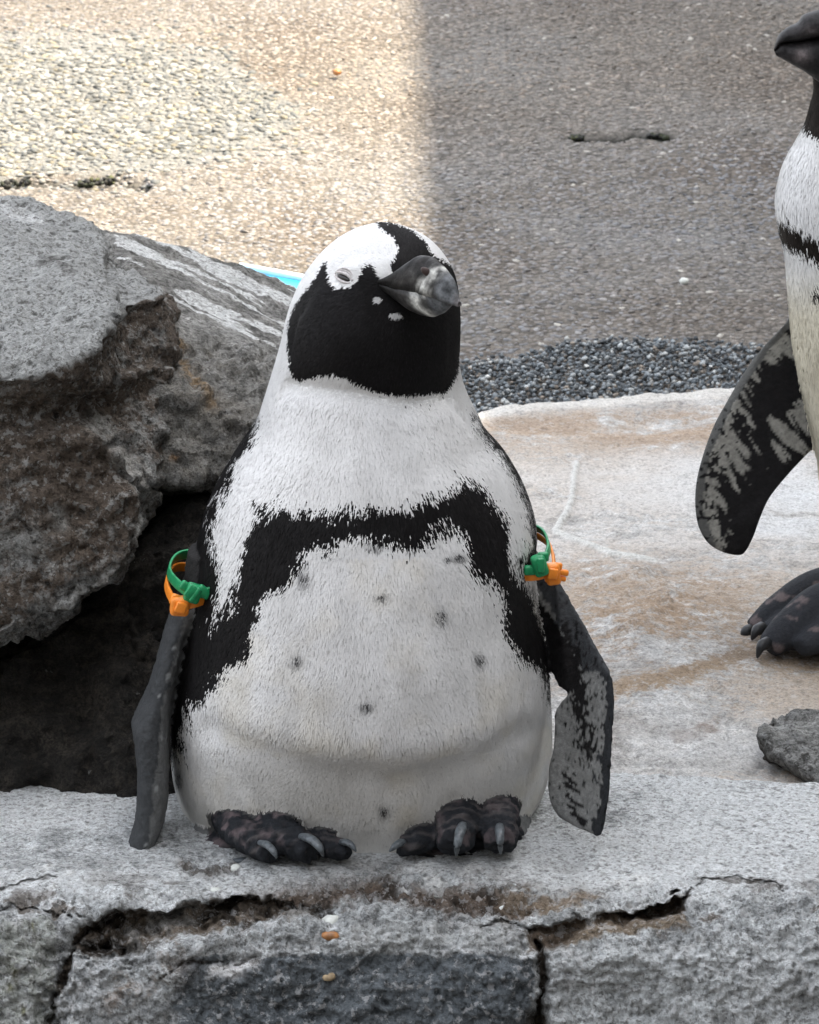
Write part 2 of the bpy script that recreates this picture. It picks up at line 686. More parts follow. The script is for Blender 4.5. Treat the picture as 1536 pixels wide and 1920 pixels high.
def ground_mat():
    m, nd, ln, bs = new_mat('aggregate_concrete')
    g = nd.new('ShaderNodeNewGeometry')
    co = g.outputs['Position']
    n0 = noise(nd, ln, co, 2.6, 5, 0.6)
    r0 = ramp(nd, [(0.34, (0.14, 0.118, 0.098)), (0.5, (0.175, 0.158, 0.138)), (0.66, (0.21, 0.202, 0.19))])
    ln.new(n0.outputs['Fac'], r0.inputs['Fac'])
    vo = nd.new('ShaderNodeTexVoronoi')
    vo.inputs['Scale'].default_value = 130
    ln.new(co, vo.inputs['Vector'])
    hsv = nd.new('ShaderNodeSeparateColor')
    ln.new(vo.outputs['Color'], hsv.inputs[0])
    rv = ramp(nd, [(0.0, 0.5), (0.5, 0.95), (1.0, 1.45)])
    ln.new(hsv.outputs[0], rv.inputs['Fac'])
    c = mixc(nd, ln, r0.outputs[0], rv.outputs[0], 0.8, 'MULTIPLY')
    rd = ramp(nd, [(0.35, 1.0), (0.75, 0.45)])
    ln.new(vo.outputs['Distance'], rd.inputs['Fac'])
    c = mixc(nd, ln, c, rd.outputs[0], 0.6, 'MULTIPLY')
    a = nd.new('ShaderNodeAttribute')
    a.attribute_name = 'paint'
    c = mixc(nd, ln, c, a.outputs['Color'], a.outputs['Alpha'])
    ln.new(c, bs.inputs['Base Color'])
    bs.inputs['Roughness'].default_value = 0.85
    bs.inputs['Specular IOR Level'].default_value = 0.3
    n1 = noise(nd, ln, co, 190, 4, 0.7)
    b = nd.new('ShaderNodeBump')
    b.inputs['Distance'].default_value = 0.004
    ln.new(n1.outputs['Fac'], b.inputs['Height'])
    b2 = nd.new('ShaderNodeBump')
    b2.invert = True
    b2.inputs['Distance'].default_value = 0.004
    ln.new(vo.outputs['Distance'], b2.inputs['Height'])
    ln.new(b.outputs[0], b2.inputs['Normal'])
    ln.new(b2.outputs[0], bs.inputs['Normal'])
    return m


M_ground = ground_mat()
paint[:, 3] = np.clip(paint[:, 3], 0, 1)
link('ground', mesh_np('ground', np.stack([X, Y, Z], 1), F, True, paint=paint), M_ground, kind='structure')
# height lookup for laying stones
_gz = Z.reshape(len(ys), len(xs))


def zgrid(x, y):
    i = np.clip(np.searchsorted(xs, x) - 1, 0, len(xs) - 2)
    j = np.clip(np.searchsorted(ys, y) - 1, 0, len(ys) - 2)
    tx = (x - xs[i]) / (xs[i + 1] - xs[i])
    ty = (y - ys[j]) / (ys[j + 1] - ys[j])
    return (_gz[j, i] * (1 - tx) + _gz[j, i + 1] * tx) * (1 - ty) + (_gz[j + 1, i] * (1 - tx) + _gz[j + 1, i + 1] * tx) * ty


def ico(sub):
    bm = bmesh.new()
    bmesh.ops.create_icosphere(bm, subdivisions=sub, radius=1)
    V = np.array([v.co for v in bm.verts])
    F = np.array([[v.index for v in f.verts] for f in bm.faces])
    bm.free()
    return V, F


def stones(pos, rad, flat, col, sub=1, rough=0.25, seed=1):
    """many stones as one mesh: pos (n,3), rad (n,), flat (n,)"""
    rng = np.random.default_rng(seed)
    bV, bF = ico(sub)
    n, k = len(pos), len(bV)
    yaw = rng.uniform(0, 6.283, n)
    el = rng.uniform(0.65, 1.0, n)
    sx, sy = rad, rad * el
    c, s = np.cos(yaw)[:, None], np.sin(yaw)[:, None]
    jit = 1 + rough * rng.uniform(-1, 1, (n, k))
    lx, ly, lz = bV[:, 0] * jit * sx[:, None], bV[:, 1] * jit * sy[:, None], bV[:, 2] * jit * (rad * flat)[:, None]
    tl = rng.normal(0, 0.18, n)[:, None]
    lz = lz + lx * tl
    V = np.stack([lx * c - ly * s, lx * s + ly * c, lz], -1) + pos[:, None, :]
    F = (bF[None] + (np.arange(n) * k)[:, None, None]).reshape(-1, 3)
    return V.reshape(-1, 3), F, np.repeat(col, k, 0)


def jgrid(x0, x1, y0, y1, st, rng):
    gx, gy = np.meshgrid(np.arange(x0, x1, st), np.arange(y0, y1, st))
    gx = gx.ravel() + rng.uniform(-.5, .5, gx.size) * st
    gy = gy.ravel() + rng.uniform(-.5, .5, gy.size) * st
    return gx, gy


def palette(n, cols, wts, rng, var=0.18):
    cols = np.array(cols)
    i = rng.choice(len(cols), n, p=np.array(wts) / sum(wts))
    c = cols[i] * (1 + rng.normal(0, var, n))[:, None]
    return np.clip(c, 0.015, 0.8)


rng = np.random.default_rng(11)
# worn stones showing in the concrete
gx, gy = jgrid(-0.95, 0.95, 1.62, 4.0, 0.0105, rng)
gz = zgrid(gx, gy)
gu, gv = chart(np.stack([gx, gy, gz], 1))
GP = np.stack([gx, gy, gz], 1)
inp = inpoly(gu + 25 * vnoise(GP * 9, 4), gv + 14 * vnoise(GP * 9 + 7, 4), PATCH)
crk_s = pdist(gu, gv, CRACK) < 7
soft = np.exp(-(pdist(gu, gv, PATCH + PATCH[:1]) / 22.0) ** 2)
keep = ((~inp) | (rng.uniform(0, 1, len(gx)) < 0.75 * soft)) & (~(crk_s & (gu > 1070))) & (rng.uniform(0, 1, len(gx)) < 0.82)
gx1, gy1, gz1 = gx[keep], gy[keep], gz[keep]
n = len(gx1)
rad = rng.uniform(0.0030, 0.0078, n)
base = palette(n, [(0.25, 0.225, 0.20), (0.20, 0.20, 0.20), (0.33, 0.285, 0.24), (0.135, 0.13, 0.128), (0.42, 0.39, 0.35), (0.27, 0.215, 0.175)], [5, 4, 3, 2.2, 1.0, 1.2], rng, 0.15)
big = 0.5 + 0.5 * fbm(np.stack([gx1, gy1 * 0.5, gz1], 1), 2.2, 3, 31)
base = base * 0.45 + base.mean(0) * 0.55
base *= np.array([0.80, 0.82, 0.85]) * (0.80 + 0.36 * np.clip(big, 0, 1))[:, None] * (1 + np.clip(fbm(np.stack([gx1, gy1, gz1], 1), 1.3, 2, 33), -1, 1)[:, None] * np.array([0.06, 0, -0.09]))
spk = rng.uniform(0, 1, n)
base = np.where((spk < 0.012)[:, None], np.array([0.42, 0.40, 0.36]), base)
base = np.where((spk > 0.965)[:, None], base * 0.5, base)
V, F, col = stones(np.stack([gx1, gy1, gz1 - rad * 0.16], 1), rad, rng.uniform(0.3, 0.5, n), base, 1, 0.25, 3)
link('aggregate_stones', mesh_np('aggregate_stones', V, F, True, col=col), M_stone, kind='stuff')
# loose pebbles in the round patch at the left
gx, gy = jgrid(-0.95, 0.15, 2.2, 4.0, 0.0102, rng)
gz = zgrid(gx, gy)
gu, gv = chart(np.stack([gx, gy, gz], 1))
GP = np.stack([gx, gy, gz], 1)
inp = inpoly(gu + 25 * vnoise(GP * 9, 4), gv + 14 * vnoise(GP * 9 + 7, 4), PATCH)
soft = np.exp(-(pdist(gu, gv, PATCH + PATCH[:1]) / 30.0) ** 2)
k_ = (inp & (rng.uniform(0, 1, len(gx)) > 0.6 * soft)) | ((~inp) & (rng.uniform(0, 1, len(gx)) < 0.22 * soft))
gx, gy, gz = gx[k_], gy[k_], gz[k_]
n = len(gx)
rad = rng.uniform(0.0042, 0.0095, n)
base = 0.56 * palette(n, [(0.27, 0.28, 0.275), (0.40, 0.40, 0.375), (0.36, 0.33, 0.25), (0.17, 0.18, 0.18), (0.55, 0.54, 0.50)], [5, 4, 2, 3, 1.5], rng, 0.15)
V, F, col = stones(np.stack([gx, gy, gz - rad * 0.05], 1), rad, rng.uniform(0.35, 0.55, n), base, 1, 0.24, 5)
link('pebbles', mesh_np('pebbles', V, F, True, col=col), M_stone, kind='stuff')
# dark gravel along the platform edge
gx, gy = jgrid(-0.6, 0.95, 1.36, 1.92, 0.0054, rng)
gz = zgrid(gx, gy)
GP = np.stack([gx, gy, gz], 1)
gu, gv = chart(GP)
top = np.interp(gu, [800, 880, 950, 1050, 1150, 1250, 1400, 1600], [690, 685, 672, 655, 645, 645, 655, 660])
keep = gv + 8 * vnoise(GP * 14, 9) > top
gx, gy, gz = gx[keep], gy[keep], gz[keep]
n = len(gx)
rad = rng.uniform(0.0020, 0.0044, n)
base = palette(n, [(0.13, 0.15, 0.165), (0.20, 0.22, 0.235), (0.07, 0.078, 0.085), (0.32, 0.34, 0.345), (0.46, 0.47, 0.46), (0.22, 0.19, 0.16)], [5, 4, 4, 2, 1.0, 0.8], rng, 0.25)
V, F, col = stones(np.stack([gx, gy, gz + rng.uniform(0.0, 0.01, n)], 1), rad, rng.uniform(0.5, 0.9, n), base, 1, 0.34, 6)
link('gravel', mesh_np('gravel', V, F, False, col=col), M_stone, kind='stuff')
# moss tufts in the crack and along the pebble patch
cl = catmull([(1070, 258), (1130, 259), (1185, 254), (1265, 257)], 40)
ml = catmull([(-20, 350), (60, 340), (140, 345), (215, 338), (280, 352)], 40)
pp = []
for (u, v), sp in [(q, 4) for q in cl for _ in range(9)] + [(q, 9) for q in ml for _ in range(5)]:
    if vnoise(np.array([[u * 0.03, sp, 0]]), 8)[0] < -0.25:
        continue
    p = atz(u + rng.normal(0, 4), v + rng.normal(0, sp * 0.5), 0.0)
    for _ in range(4):
        p = atz(u, v + rng.normal(0, sp * 0.3), float(zgrid(np.array([p[0]]), np.array([p[1]]))[0]))
    pp.append(p)
pp = np.array(pp)
n = len(pp)
V, F, col = stones(pp, rng.uniform(0.002, 0.0055, n), rng.uniform(0.5, 1.0, n), palette(n, [(0.022, 0.027, 0.011), (0.014, 0.014, 0.010), (0.06, 0.065, 0.028)], [3, 4, 0.8], rng), 1, 0.4, 8)
link('moss', mesh_np('moss', V, F, True, col=col), M_stone, kind='stuff')

# ------------------------------------------------------------------ rock ledge the main penguin sits on
prow = np.array([(1400, 0.0), (1500, 0.0), (1640, -0.001), (1700, -0.008), (1740, -0.017), (1772, -0.026), (1790, -0.036), (1850, -0.058), (1920, -0.086), (2000, -0.122)])
py_ = np.array([atz(768, r, z)[1] for r, z in prow])
prof = [(0.60, 0.0), (0.3, 0.0)] + [(y, z) for y, z in zip(py_, prow[:, 1])] + [(py_[-1] - 0.05, -0.25), (py_[-1] - 0.10, -0.62)]
prof = np.array(prof)
seg = np.hypot(*np.diff(prof, axis=0).T)
sarc = np.concatenate([[0], np.cumsum(seg)])
s_lip0 = sarc[4]
ss = lines((0, sarc[1], 0.02), (sarc[1], sarc[2], 0.006), (sarc[2], sarc[11], 0.00145), (sarc[11], sarc[-1], 0.03))
xs_l = lines((-1.6, -0.5, 0.04), (-0.5, -0.365, 0.004), (-0.365, 0.365, 0.0015), (0.365, 0.5, 0.004), (0.5, 1.6, 0.04))
# smooth profile
from_s = lambda s: (np.interp(s, sarc, prof[:, 0]), np.interp(s, sarc, prof[:, 1]))
SX, SS, F = grid(xs_l, ss)
yy, zz = 0, 0
for off in (-0.012, -0.006, 0, 0.006, 0.012):
    a, b = from_s(np.clip(SS + off, 0, sarc[-1]))
    yy, zz = yy + a / 5, zz + b / 5
# back edge on the right, where the ledge drops to the platform
yback = np.interp(SX, [-0.4, 0.05, 0.13, 0.2, 0.34, 0.6, 1.6], [0.6, 0.6, 0.095, 0.088, 0.066, 0.06, 0.06])
y2, z2 = 0, 0
for off in np.linspace(-0.045, 0.045, 9):
    a, b = from_s(np.clip(SS + off, 0, sarc[-1]))
    y2, z2 = y2 + a / 9, z2 + b / 9
wR = sstep(0.09, 0.135, SX) * sstep(sarc[3], sarc[4], SS)
yy, zz = yy * (1 - wR) + y2 * wR, zz * (1 - wR) + z2 * wR
BP = np.stack([SX, yy, zz], 1)
drop = sstep(0.0, 0.022, yy - yback - 0.006 * vnoise(BP * 40, 5))
zz = zz - 0.045 * drop
BP = np.stack([SX, yy, zz], 1)
e1, e2 = 1e-3, None
ta = tb = 0
for off in np.linspace(0.006, 0.05, 7):
    a0, b0 = from_s(np.clip(SS - off, 0, None))
    a1, b1 = from_s(np.clip(SS + off, None, sarc[-1]))
    ta, tb = ta + (a1 - a0) / off, tb + (b1 - b0) / off
a0 = b0 = 0
a1, b1 = ta, tb
tn = np.stack([np.zeros_like(SX), a1 - a0, b1 - b0], 1)
tn /= np.linalg.norm(tn, axis=1)[:, None]
NR = np.stack([np.zeros_like(SX), -tn[:, 2] * -1 * -1, tn[:, 1] * -1], 1)
NR = np.stack([np.zeros_like(SX), tn[:, 2], -tn[:, 1]], 1)   # up on top, towards the camera on the face
lu, lv = chart(BP)
wob = 7 * fbm(BP, 45, 3, 21) + 4 * fbm(BP, 170, 3, 23)
wob2 = 6 * fbm(BP + 3, 60, 3, 22) + 4 * fbm(BP, 190, 3, 24)
U, W = lu + wob2, lv + wob
face = sstep(1640, 1700, lv)
disp = 0.0032 * fbm(BP, 14, 4, 1) * (0.35 + face) + 0.0020 * fbm(BP, 60, 4, 2) * (0.3 + face) + 0.0010 * fbm(BP, 220, 3, 3) * (0.5 + face) + face * (0.0065 * terraces(BP * np.array([0.8, 1, 1.4]), 20, 144) + 0.0025 * terraces(BP, 60, 145))
disp += 0.0028 * np.abs(fbm(BP * np.array([1, 1, 2.0]), 34, 3, 7)) * face
disp += 0.0021 * np.abs(fbm(BP, 150, 3, 8)) * (0.25 + 0.75 * face) - 0.0012 * pits(BP, 190, 41, 0.25) * (0.4 + 0.6 * face)
disp -= 0.0042 * pits(BP, 85, 40, 0.25) * sstep(1760, 1800, lv)
# lip with the recess below it, left
lipx = [120, 150, 240, 330, 430, 500, 540, 620, 660]
lip = np.interp(U, lipx, [1772, 1738, 1716, 1702, 1684, 1672, 1690, 1700, 1712])
D1 = np.interp(U, [125, 165, 250, 330, 430, 500, 600, 650], [0, 0.034, 0.036, 0.032, 0.028, 0.022, 0.012, 0])
L1 = np.interp(U, [125, 170, 250, 330, 430, 500, 620], [50, 85, 95, 85, 72, 74, 50])
q = W - lip
rec1 = D1 * sstep(-3, 7, q) * (1 - sstep(0.35, 1.0, q / L1))
chunk = 0.55 + 0.9 * np.abs(fbm(BP * np.array([1, 1, 1.6]), 30, 3, 57))
carve = 0.72 * rec1 * np.clip(chunk, 0.4, 1.25)
push = np.interp(U, [150, 200, 480, 520], [0, 1, 1, 0]) * np.exp(-((q + 8) / 14.0) ** 2) * 0.006
# hole and hollow, right
lip2 = np.interp(U, [970, 1000, 1090, 1120, 1200, 1270, 1300], [1752, 1742, 1726, 1722, 1700, 1676, 1672])
D2 = np.interp(U, [975, 1000, 1080, 1110, 1130, 1180, 1215, 1280, 1292], [0, 0.017, 0.017, 0.006, 0.016, 0.022, 0.034, 0.036, 0])
L2 = np.interp(U, [980, 1040, 1100, 1140, 1210, 1290], [50, 55, 30, 34, 44, 40])
q2 = W - lip2
rec2 = D2 * sstep(-3, 6, q2) * (1 - sstep(0.55, 1.0, q2 / L2))
carve = carve + 1.05 * rec2
# fissures
def fissure(line, w, d):
    global carve
    wv_ = w * np.clip(0.9 + 0.9 * fbm(BP, 40, 2, 25), 0.25, 1.7)
    m = 1 - sstep(wv_ * 0.35, wv_, pdist(U, W, line))
    carve = carve + 1.3 * d * m
    return m
CR_R = [(1005, 1770), (1012, 1800), (1016, 1850), (1008, 1890), (1000, 2010)]
CR_L = [(165, 1740), (140, 1770), (122, 1815), (112, 1860), (92, 1920), (70, 2010)]
fz = fissure(CR_R, 9, 0.016)
fz = np.maximum(fz, (1 - sstep(10, 34, np.hypot(U - 1005, W - 1915))) ); carve += 0.018 * (1 - sstep(10, 34, np.hypot(U - 1005, W - 1915)))
fz = np.maximum(fz, fissure(CR_L, 9, 0.009))
fz = np.maximum(fz, 0.8 * fissure([(-10, 1712), (30, 1702), (100, 1716), (150, 1726)], 4, 0.004))
fz = np.maximum(fz, 0.6 * fissure([(0, 1668), (55, 1655), (100, 1650)], 3.5, 0.003))
fz = np.maximum(fz, 0.8 * fissure([(1288, 1678), (1320, 1655), (1400, 1650), (1470, 1668)], 3.5, 0.003))
fz = np.maximum(fz, 0.7 * fissure([(900, 1742), (960, 1735), (1000, 1748)], 4, 0.004))
fz = np.maximum(fz, 0.6 * fissure([(300, 1835), (345, 1800), (400, 1812), (480, 1790)], 4, 0.004))
# ragged broken zone by the left fissure and brown broken strip under the feet
rag = np.exp(-((pdist(U, W, [(130, 1790), (190, 1775), (240, 1800)])) / 45.0) ** 2) + 0.9 * np.exp(-((pdist(U, W, [(110, 1850), (95, 1920)])) / 30.0) ** 2)
strip = np.exp(-(pdist(U, W, [(500, 1700), (600, 1680), (700, 1660), (780, 1672), (900, 1690), (980, 1700)]) / 34.0) ** 2)
strip2 = np.exp(-(pdist(U, W, [(340, 1622), (400, 1630), (440, 1625)]) / 12.0) ** 2)
rr = np.abs(fbm(BP, 95, 4, 55))
rgh = np.abs(fbm(BP, 190, 3, 56))
disp -= rag * (0.014 * rr + 0.006 * rgh) + strip * (0.010 * rr + 0.004 * rgh) + strip2 * 0.010 * rr
carve += np.clip(rec1 / 0.03 + rec2 / 0.03, 0, 1) * (0.006 * rr + 0.005 * rgh)
disp -= 0.003 * strip
# the right block leans out, the left one stands back
rb = sstep(1020, 1040, U) * sstep(1770, 1815, W)
disp += 0.006 * rb * (1 - sstep(1040, 1500, U) * 0.2)
lb = (1 - sstep(95, 130, U)) * sstep(1715, 1735, W)
disp += 0.004 * lb
CARVE = np.array([0.0, 0.925, -0.38])
LV = BP + NR * disp[:, None] + CARVE * carve[:, None]
LV[:, 1] -= push
# paint
pt = np.zeros((len(LV), 4))
pt[:, :3] = GUANO


def dab(mask, colr, a):
    """lay a stain of strength a*mask over what is there"""
    m = np.clip(mask * a, 0, 1.3)
    w = (m / (m + pt[:, 3] * (1 - np.clip(m, 0, 1)) + 1e-6))[:, None]
    pt[:, :3] = pt[:, :3] * (1 - w) + np.array(colr) * w
    pt[:, 3] = np.maximum(pt[:, 3], m)


topm = 1 - sstep(1640, 1740, W)
dab(topm * (0.72 + 0.4 * fbm(BP * np.array([0.6, 1, 1]), 12, 3, 61)), (0.70, 0.72, 0.725), 0.95)
dab(sstep(1750, 1790, W) * sstep(1010, 1040, U), (0.60, 0.625, 0.63), 0.7)
dab(sstep(1290, 1500, U) * sstep(1650, 1850, W), (0.62, 0.64, 0.645), 0.6)
dab(np.exp(-((W - 1755) / 32.0) ** 2) * sstep(560, 680, U) * (1 - sstep(940, 1010, U)), (0.58, 0.60, 0.60), 0.8)
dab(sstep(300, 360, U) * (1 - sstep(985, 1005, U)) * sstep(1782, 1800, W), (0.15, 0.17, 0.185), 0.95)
dab(lb, (0.40, 0.42, 0.39), 0.6)
dab(np.exp(-(pdist(U, W, [(200, 1870), (270, 1850), (330, 1800)]) / 35.0) ** 2), (0.30, 0.25, 0.21), 0.5)
dab(strip, (0.15, 0.115, 0.09), 1.0)
dab(strip * sstep(0.15, 0.5, fbm(BP * np.array([1, 1, 2.0]), 60, 4, 60)), (0.055, 0.043, 0.034), 1.0)
dab(np.exp(-((W - 1700) / 60.0) ** 2) * sstep(0.25, 0.6, fbm(BP * np.array([0.7, 1, 1.0]), 34, 4, 63)), (0.16, 0.14, 0.12), 0.8)
dab(strip2, (0.12, 0.10, 0.08), 0.8)
dab(np.exp(-(pdist(U, W, [(960, 1690), (1050, 1700), (1110, 1690)]) / 20.0) ** 2), (0.26, 0.205, 0.15), 0.95)
dab(np.exp(-(pdist(U, W, [(1060, 1765), (1150, 1745), (1280, 1725)]) / 14.0) ** 2), (0.25, 0.20, 0.145), 0.95)
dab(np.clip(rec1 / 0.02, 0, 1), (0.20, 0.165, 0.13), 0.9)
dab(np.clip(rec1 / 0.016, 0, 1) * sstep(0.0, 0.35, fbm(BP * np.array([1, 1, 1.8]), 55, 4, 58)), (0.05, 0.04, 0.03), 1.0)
dab(np.clip(rec1 / 0.016, 0, 1) * sstep(0.1, 0.4, fbm(BP, 45, 4, 59)), (0.36, 0.35, 0.33), 0.8)
dab(np.clip(rec2 / 0.016, 0, 1), (0.17, 0.13, 0.095), 0.95)
dab(fz, (0.09, 0.072, 0.055), 0.85)
dab(np.exp(-(pdist(lu, lv, [(402, 1818), (440, 1815), (478, 1803)]) / 9.0) ** 2) + np.exp(-(np.hypot(lu - 435, (lv - 1826) * 2) / 18) ** 2), (0.85, 0.85, 0.85), 1.1)
for (u, v, w) in [(405, 1668, 12), (90, 1630, 16), (100, 1672, 8), (130, 1642, 9), (1160, 1655, 16), (1200, 1648, 22), (1175, 1662, 12), (760, 1660, 12), (820, 1650, 30), (790, 1625, 20), (450, 1660, 14)]:
    dab(np.exp(-(np.hypot(lu - u, (lv - v) * 2.4) / w) ** 2), (0.74, 0.75, 0.74), 0.95)
for (u, v, w) in [(30, 1825, 12), (45, 1895, 10), (62, 1740, 8), (20, 1850, 9)]:
    dab(np.exp(-(np.hypot((lu - u) * 1.5, (lv - v) * 0.8) / w) ** 2), (0.22, 0.22, 0.14), 0.9)
ledge = empty('rock_ledge', (0, -0.05, 0.0), 'broad grey rock ledge across the bottom that the banded penguin sits on', 'rock ledge')
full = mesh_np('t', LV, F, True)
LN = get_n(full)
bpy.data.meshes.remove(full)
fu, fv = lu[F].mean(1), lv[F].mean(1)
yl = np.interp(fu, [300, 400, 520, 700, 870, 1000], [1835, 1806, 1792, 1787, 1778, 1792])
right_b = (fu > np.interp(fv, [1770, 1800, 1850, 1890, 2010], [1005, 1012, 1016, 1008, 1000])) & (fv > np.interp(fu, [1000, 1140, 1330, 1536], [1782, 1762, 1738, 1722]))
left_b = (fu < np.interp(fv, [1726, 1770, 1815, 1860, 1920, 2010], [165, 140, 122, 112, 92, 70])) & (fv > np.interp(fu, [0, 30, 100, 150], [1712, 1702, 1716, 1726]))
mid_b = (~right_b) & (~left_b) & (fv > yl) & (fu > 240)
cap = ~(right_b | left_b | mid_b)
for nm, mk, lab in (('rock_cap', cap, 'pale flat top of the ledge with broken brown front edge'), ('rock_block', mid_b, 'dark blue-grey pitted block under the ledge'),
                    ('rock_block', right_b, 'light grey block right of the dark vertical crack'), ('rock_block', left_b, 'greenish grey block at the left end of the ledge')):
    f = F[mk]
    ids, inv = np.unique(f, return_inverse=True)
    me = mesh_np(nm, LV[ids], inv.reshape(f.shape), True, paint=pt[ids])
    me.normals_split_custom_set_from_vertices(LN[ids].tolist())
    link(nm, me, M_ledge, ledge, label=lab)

# ------------------------------------------------------------------ pale platform behind, to the right
far_edge = np.array([atz(u, v, -0.018)[:2] for u, v in [(560, 800), (700, 790), (890, 770), (950, 756), (1020, 747), (1100, 741), (1180, 736), (1250, 733), (1370, 731), (1480, 736), (1700, 760), (2100, 850)]])
far_edge = np.concatenate([[(-0.8, far_edge[0, 1] - 0.02)], far_edge, [(3.0, 0.8)]])
xs_p = lines((-0.8, 0.0, 0.03), (0.0, 0.62, 0.0026), (0.62, 2.0, 0.04))
ys_p = lines((0.04, 0.06, 0.02), (0.06, 1.6, 0.0042))
X, Y, F = grid(xs_p, ys_p)
P = np.stack([X, Y, 0 * X], 1)
ye = np.interp(X, far_edge[:, 0], far_edge[:, 1])
Z = -0.018 + 0.006 * fbm(P, 4, 3, 71) + 0.0022 * fbm(P, 22, 4, 72) + 0.0008 * fbm(P, 120, 3, 73)
# sunk joint near the ledge, rough brown mound behind the flipper
u0, v0 = chart(np.stack([X, Y, Z], 1))
mound = np.exp(-(np.hypot((u0 - 1180) / 170.0, (v0 - 1130) / 70.0)) ** 2)
near_z = sstep(1280, 1420, v0)
rough2 = mound + 0.7 * near_z
Z += 0.012 * mound + rough2 * (0.008 * np.abs(fbm(P, 26, 4, 75)) + 0.002 * fbm(P, 90, 3, 76)) - 0.012 * near_z
# seam of pale mortar
seam = 1 - sstep(3, 8, pdist(u0 + 4 * vnoise(P * 30, 2), v0, [(1082, 870), (1076, 910), (1066, 960), (1040, 998), (1090, 1020), (1150, 1046), (1230, 1062)]))
Z += 0.003 * seam
rim = np.exp(-((Y - ye + 0.05) / 0.04) ** 2)
Z += 0.004 * rim
edge = sstep(-0.02, 0.03, Y - ye - 0.012 * vnoise(P * 12, 77))
Z -= 0.09 * edge
pt = np.zeros((len(X), 4))
pt[:, :3] = GUANO
PL = P
streaky = fbm(PL * np.array([0.5, 1.0, 1]), 14, 5, 81, 0.65)
dab(np.exp(-((v0 - 950) / 140.0) ** 2) * (0.75 + 0.5 * streaky), (0.76, 0.775, 0.78), 1.1)
dab(0.62 + 0.5 * fbm(P, 5, 4, 83), (0.58, 0.50, 0.42), 0.75)
dab(np.exp(-((v0 - 800) / 42.0) ** 2) * (0.9 + 0.5 * streaky) * sstep(860, 920, u0), (0.44, 0.345, 0.265), 1.0)
dab(np.exp(-((Y - ye + 0.03) / 0.03) ** 2), (0.72, 0.70, 0.66), 1.2)
dab(np.exp(-(np.hypot((u0 - 1200) / 260.0, (v0 - 1150) / 85.0)) ** 2) * (0.85 + 0.5 * streaky), (0.38, 0.275, 0.185), 0.95)
dab(np.exp(-(pdist(u0, v0, [(1150, 1290), (1300, 1260), (1400, 1225), (1536, 1250)]) / 24.0) ** 2), (0.40, 0.30, 0.205), 0.85)
dab(np.exp(-(pdist(u0, v0, [(1270, 1370), (1340, 1355)]) / 22.0) ** 2), (0.25, 0.17, 0.12), 0.7)
dab(sstep(1300, 1400, v0) * (0.6 + 0.5 * streaky), (0.72, 0.73, 0.73), 0.8)
dab(np.exp(-(np.hypot((u0 - 1440) / 120.0, (v0 - 1225) / 16.0)) ** 2), (0.13, 0.10, 0.075), 0.6)
dab(seam, (0.72, 0.72, 0.69), 1.2)
link('rock_platform', mesh_np('rock_platform', np.stack([X, Y, Z], 1), F, True, paint=pt), M_plat, kind='structure')


def zplat(x, y):
    i = int(np.clip(np.searchsorted(xs_p, x), 0, len(xs_p) - 1))
    j = int(np.clip(np.searchsorted(ys_p, y), 0, len(ys_p) - 1))
    return float(Z_plat[j, i])


Z_plat = Z.reshape(len(ys_p), len(xs_p))


# ------------------------------------------------------------------ boulders at the left
def rock(name, hulls, voxel, mat, loc, label, amp=(0.012, 0.005, 0.0016), pitd=0.002, layers=0.0, painter=None, seed=0, smooth=5):
    V, F = merge([hull(h) for h in hulls])
    me = remesh(mesh_np('t', V, F, False), voxel, smooth)
    V, N = get_v(me), get_n(me)
    u, v = chart(V)
    d = amp[0] * fbm(V, 9, 3, seed) + amp[1] * fbm(V, 32, 4, seed + 5) + amp[2] * fbm(V, 140, 3, seed + 9)
    d -= pitd * pits(V, 60, seed + 3, 0.3)
    if layers:
        lay = fbm(V * np.array([1.0, 1.0, 3.5]), 16, 3, seed + 30)
        d += layers * np.where(lay > 0, np.sqrt(np.abs(lay)), -np.abs(lay))
    hair = np.abs(fbm(V, 11, 4, seed + 50))
    gate_ = sstep(-0.1, 0.3, fbm(V, 6, 2, seed + 51))
    d -= 0.005 * (1 - sstep(0.0, 0.05, hair)) * gate_
    pt_ = np.zeros((len(V), 4))
    pt_[:, :3] = GUANO
    if painter:
        d2, pt_ = painter(V, N, u, v, pt_)
        d = d + d2
    put_v(me, V + N * d[:, None])
    set_attr(me, 'paint', pt_)
    return link(name, me, mat, loc=loc, label=label, cat='boulder')


def mk_dab(pt_):
    def f(mask, colr, a):
        m = np.clip(mask * a, 0, 1.3)
        w = (m / (m + pt_[:, 3] * (1 - np.clip(m, 0, 1)) + 1e-6))[:, None]
        pt_[:, :3] = pt_[:, :3] * (1 - w) + np.array(colr) * w
        pt_[:, 3] = np.maximum(pt_[:, 3], m)
    return f


def A(*pts):
    return [tuple(at(u, v, y)) for u, v, y in pts]


def paint_top(V, N, u, v, p):
    D = mk_dab(p)
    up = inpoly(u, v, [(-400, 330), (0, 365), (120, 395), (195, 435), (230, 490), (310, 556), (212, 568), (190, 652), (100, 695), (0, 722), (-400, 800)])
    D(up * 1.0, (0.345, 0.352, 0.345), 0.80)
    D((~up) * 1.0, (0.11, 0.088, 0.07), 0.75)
    D(np.exp(-(pdist(u, v, [(5, 392), (50, 408), (75, 418)]) / 9.0) ** 2), (0.6, 0.61, 0.61), 0.9)
    D(np.exp(-(pdist(u, v, [(75, 495), (100, 490), (140, 520)]) / 7.0) ** 2), (0.05, 0.045, 0.04), 0.7)
    d = -0.008 * (1 - sstep(2, 9, pdist(u + 5 * vnoise(V * 50, 1), v, [(195, 440), (205, 465), (215, 490), (240, 505)])))
    return d, p


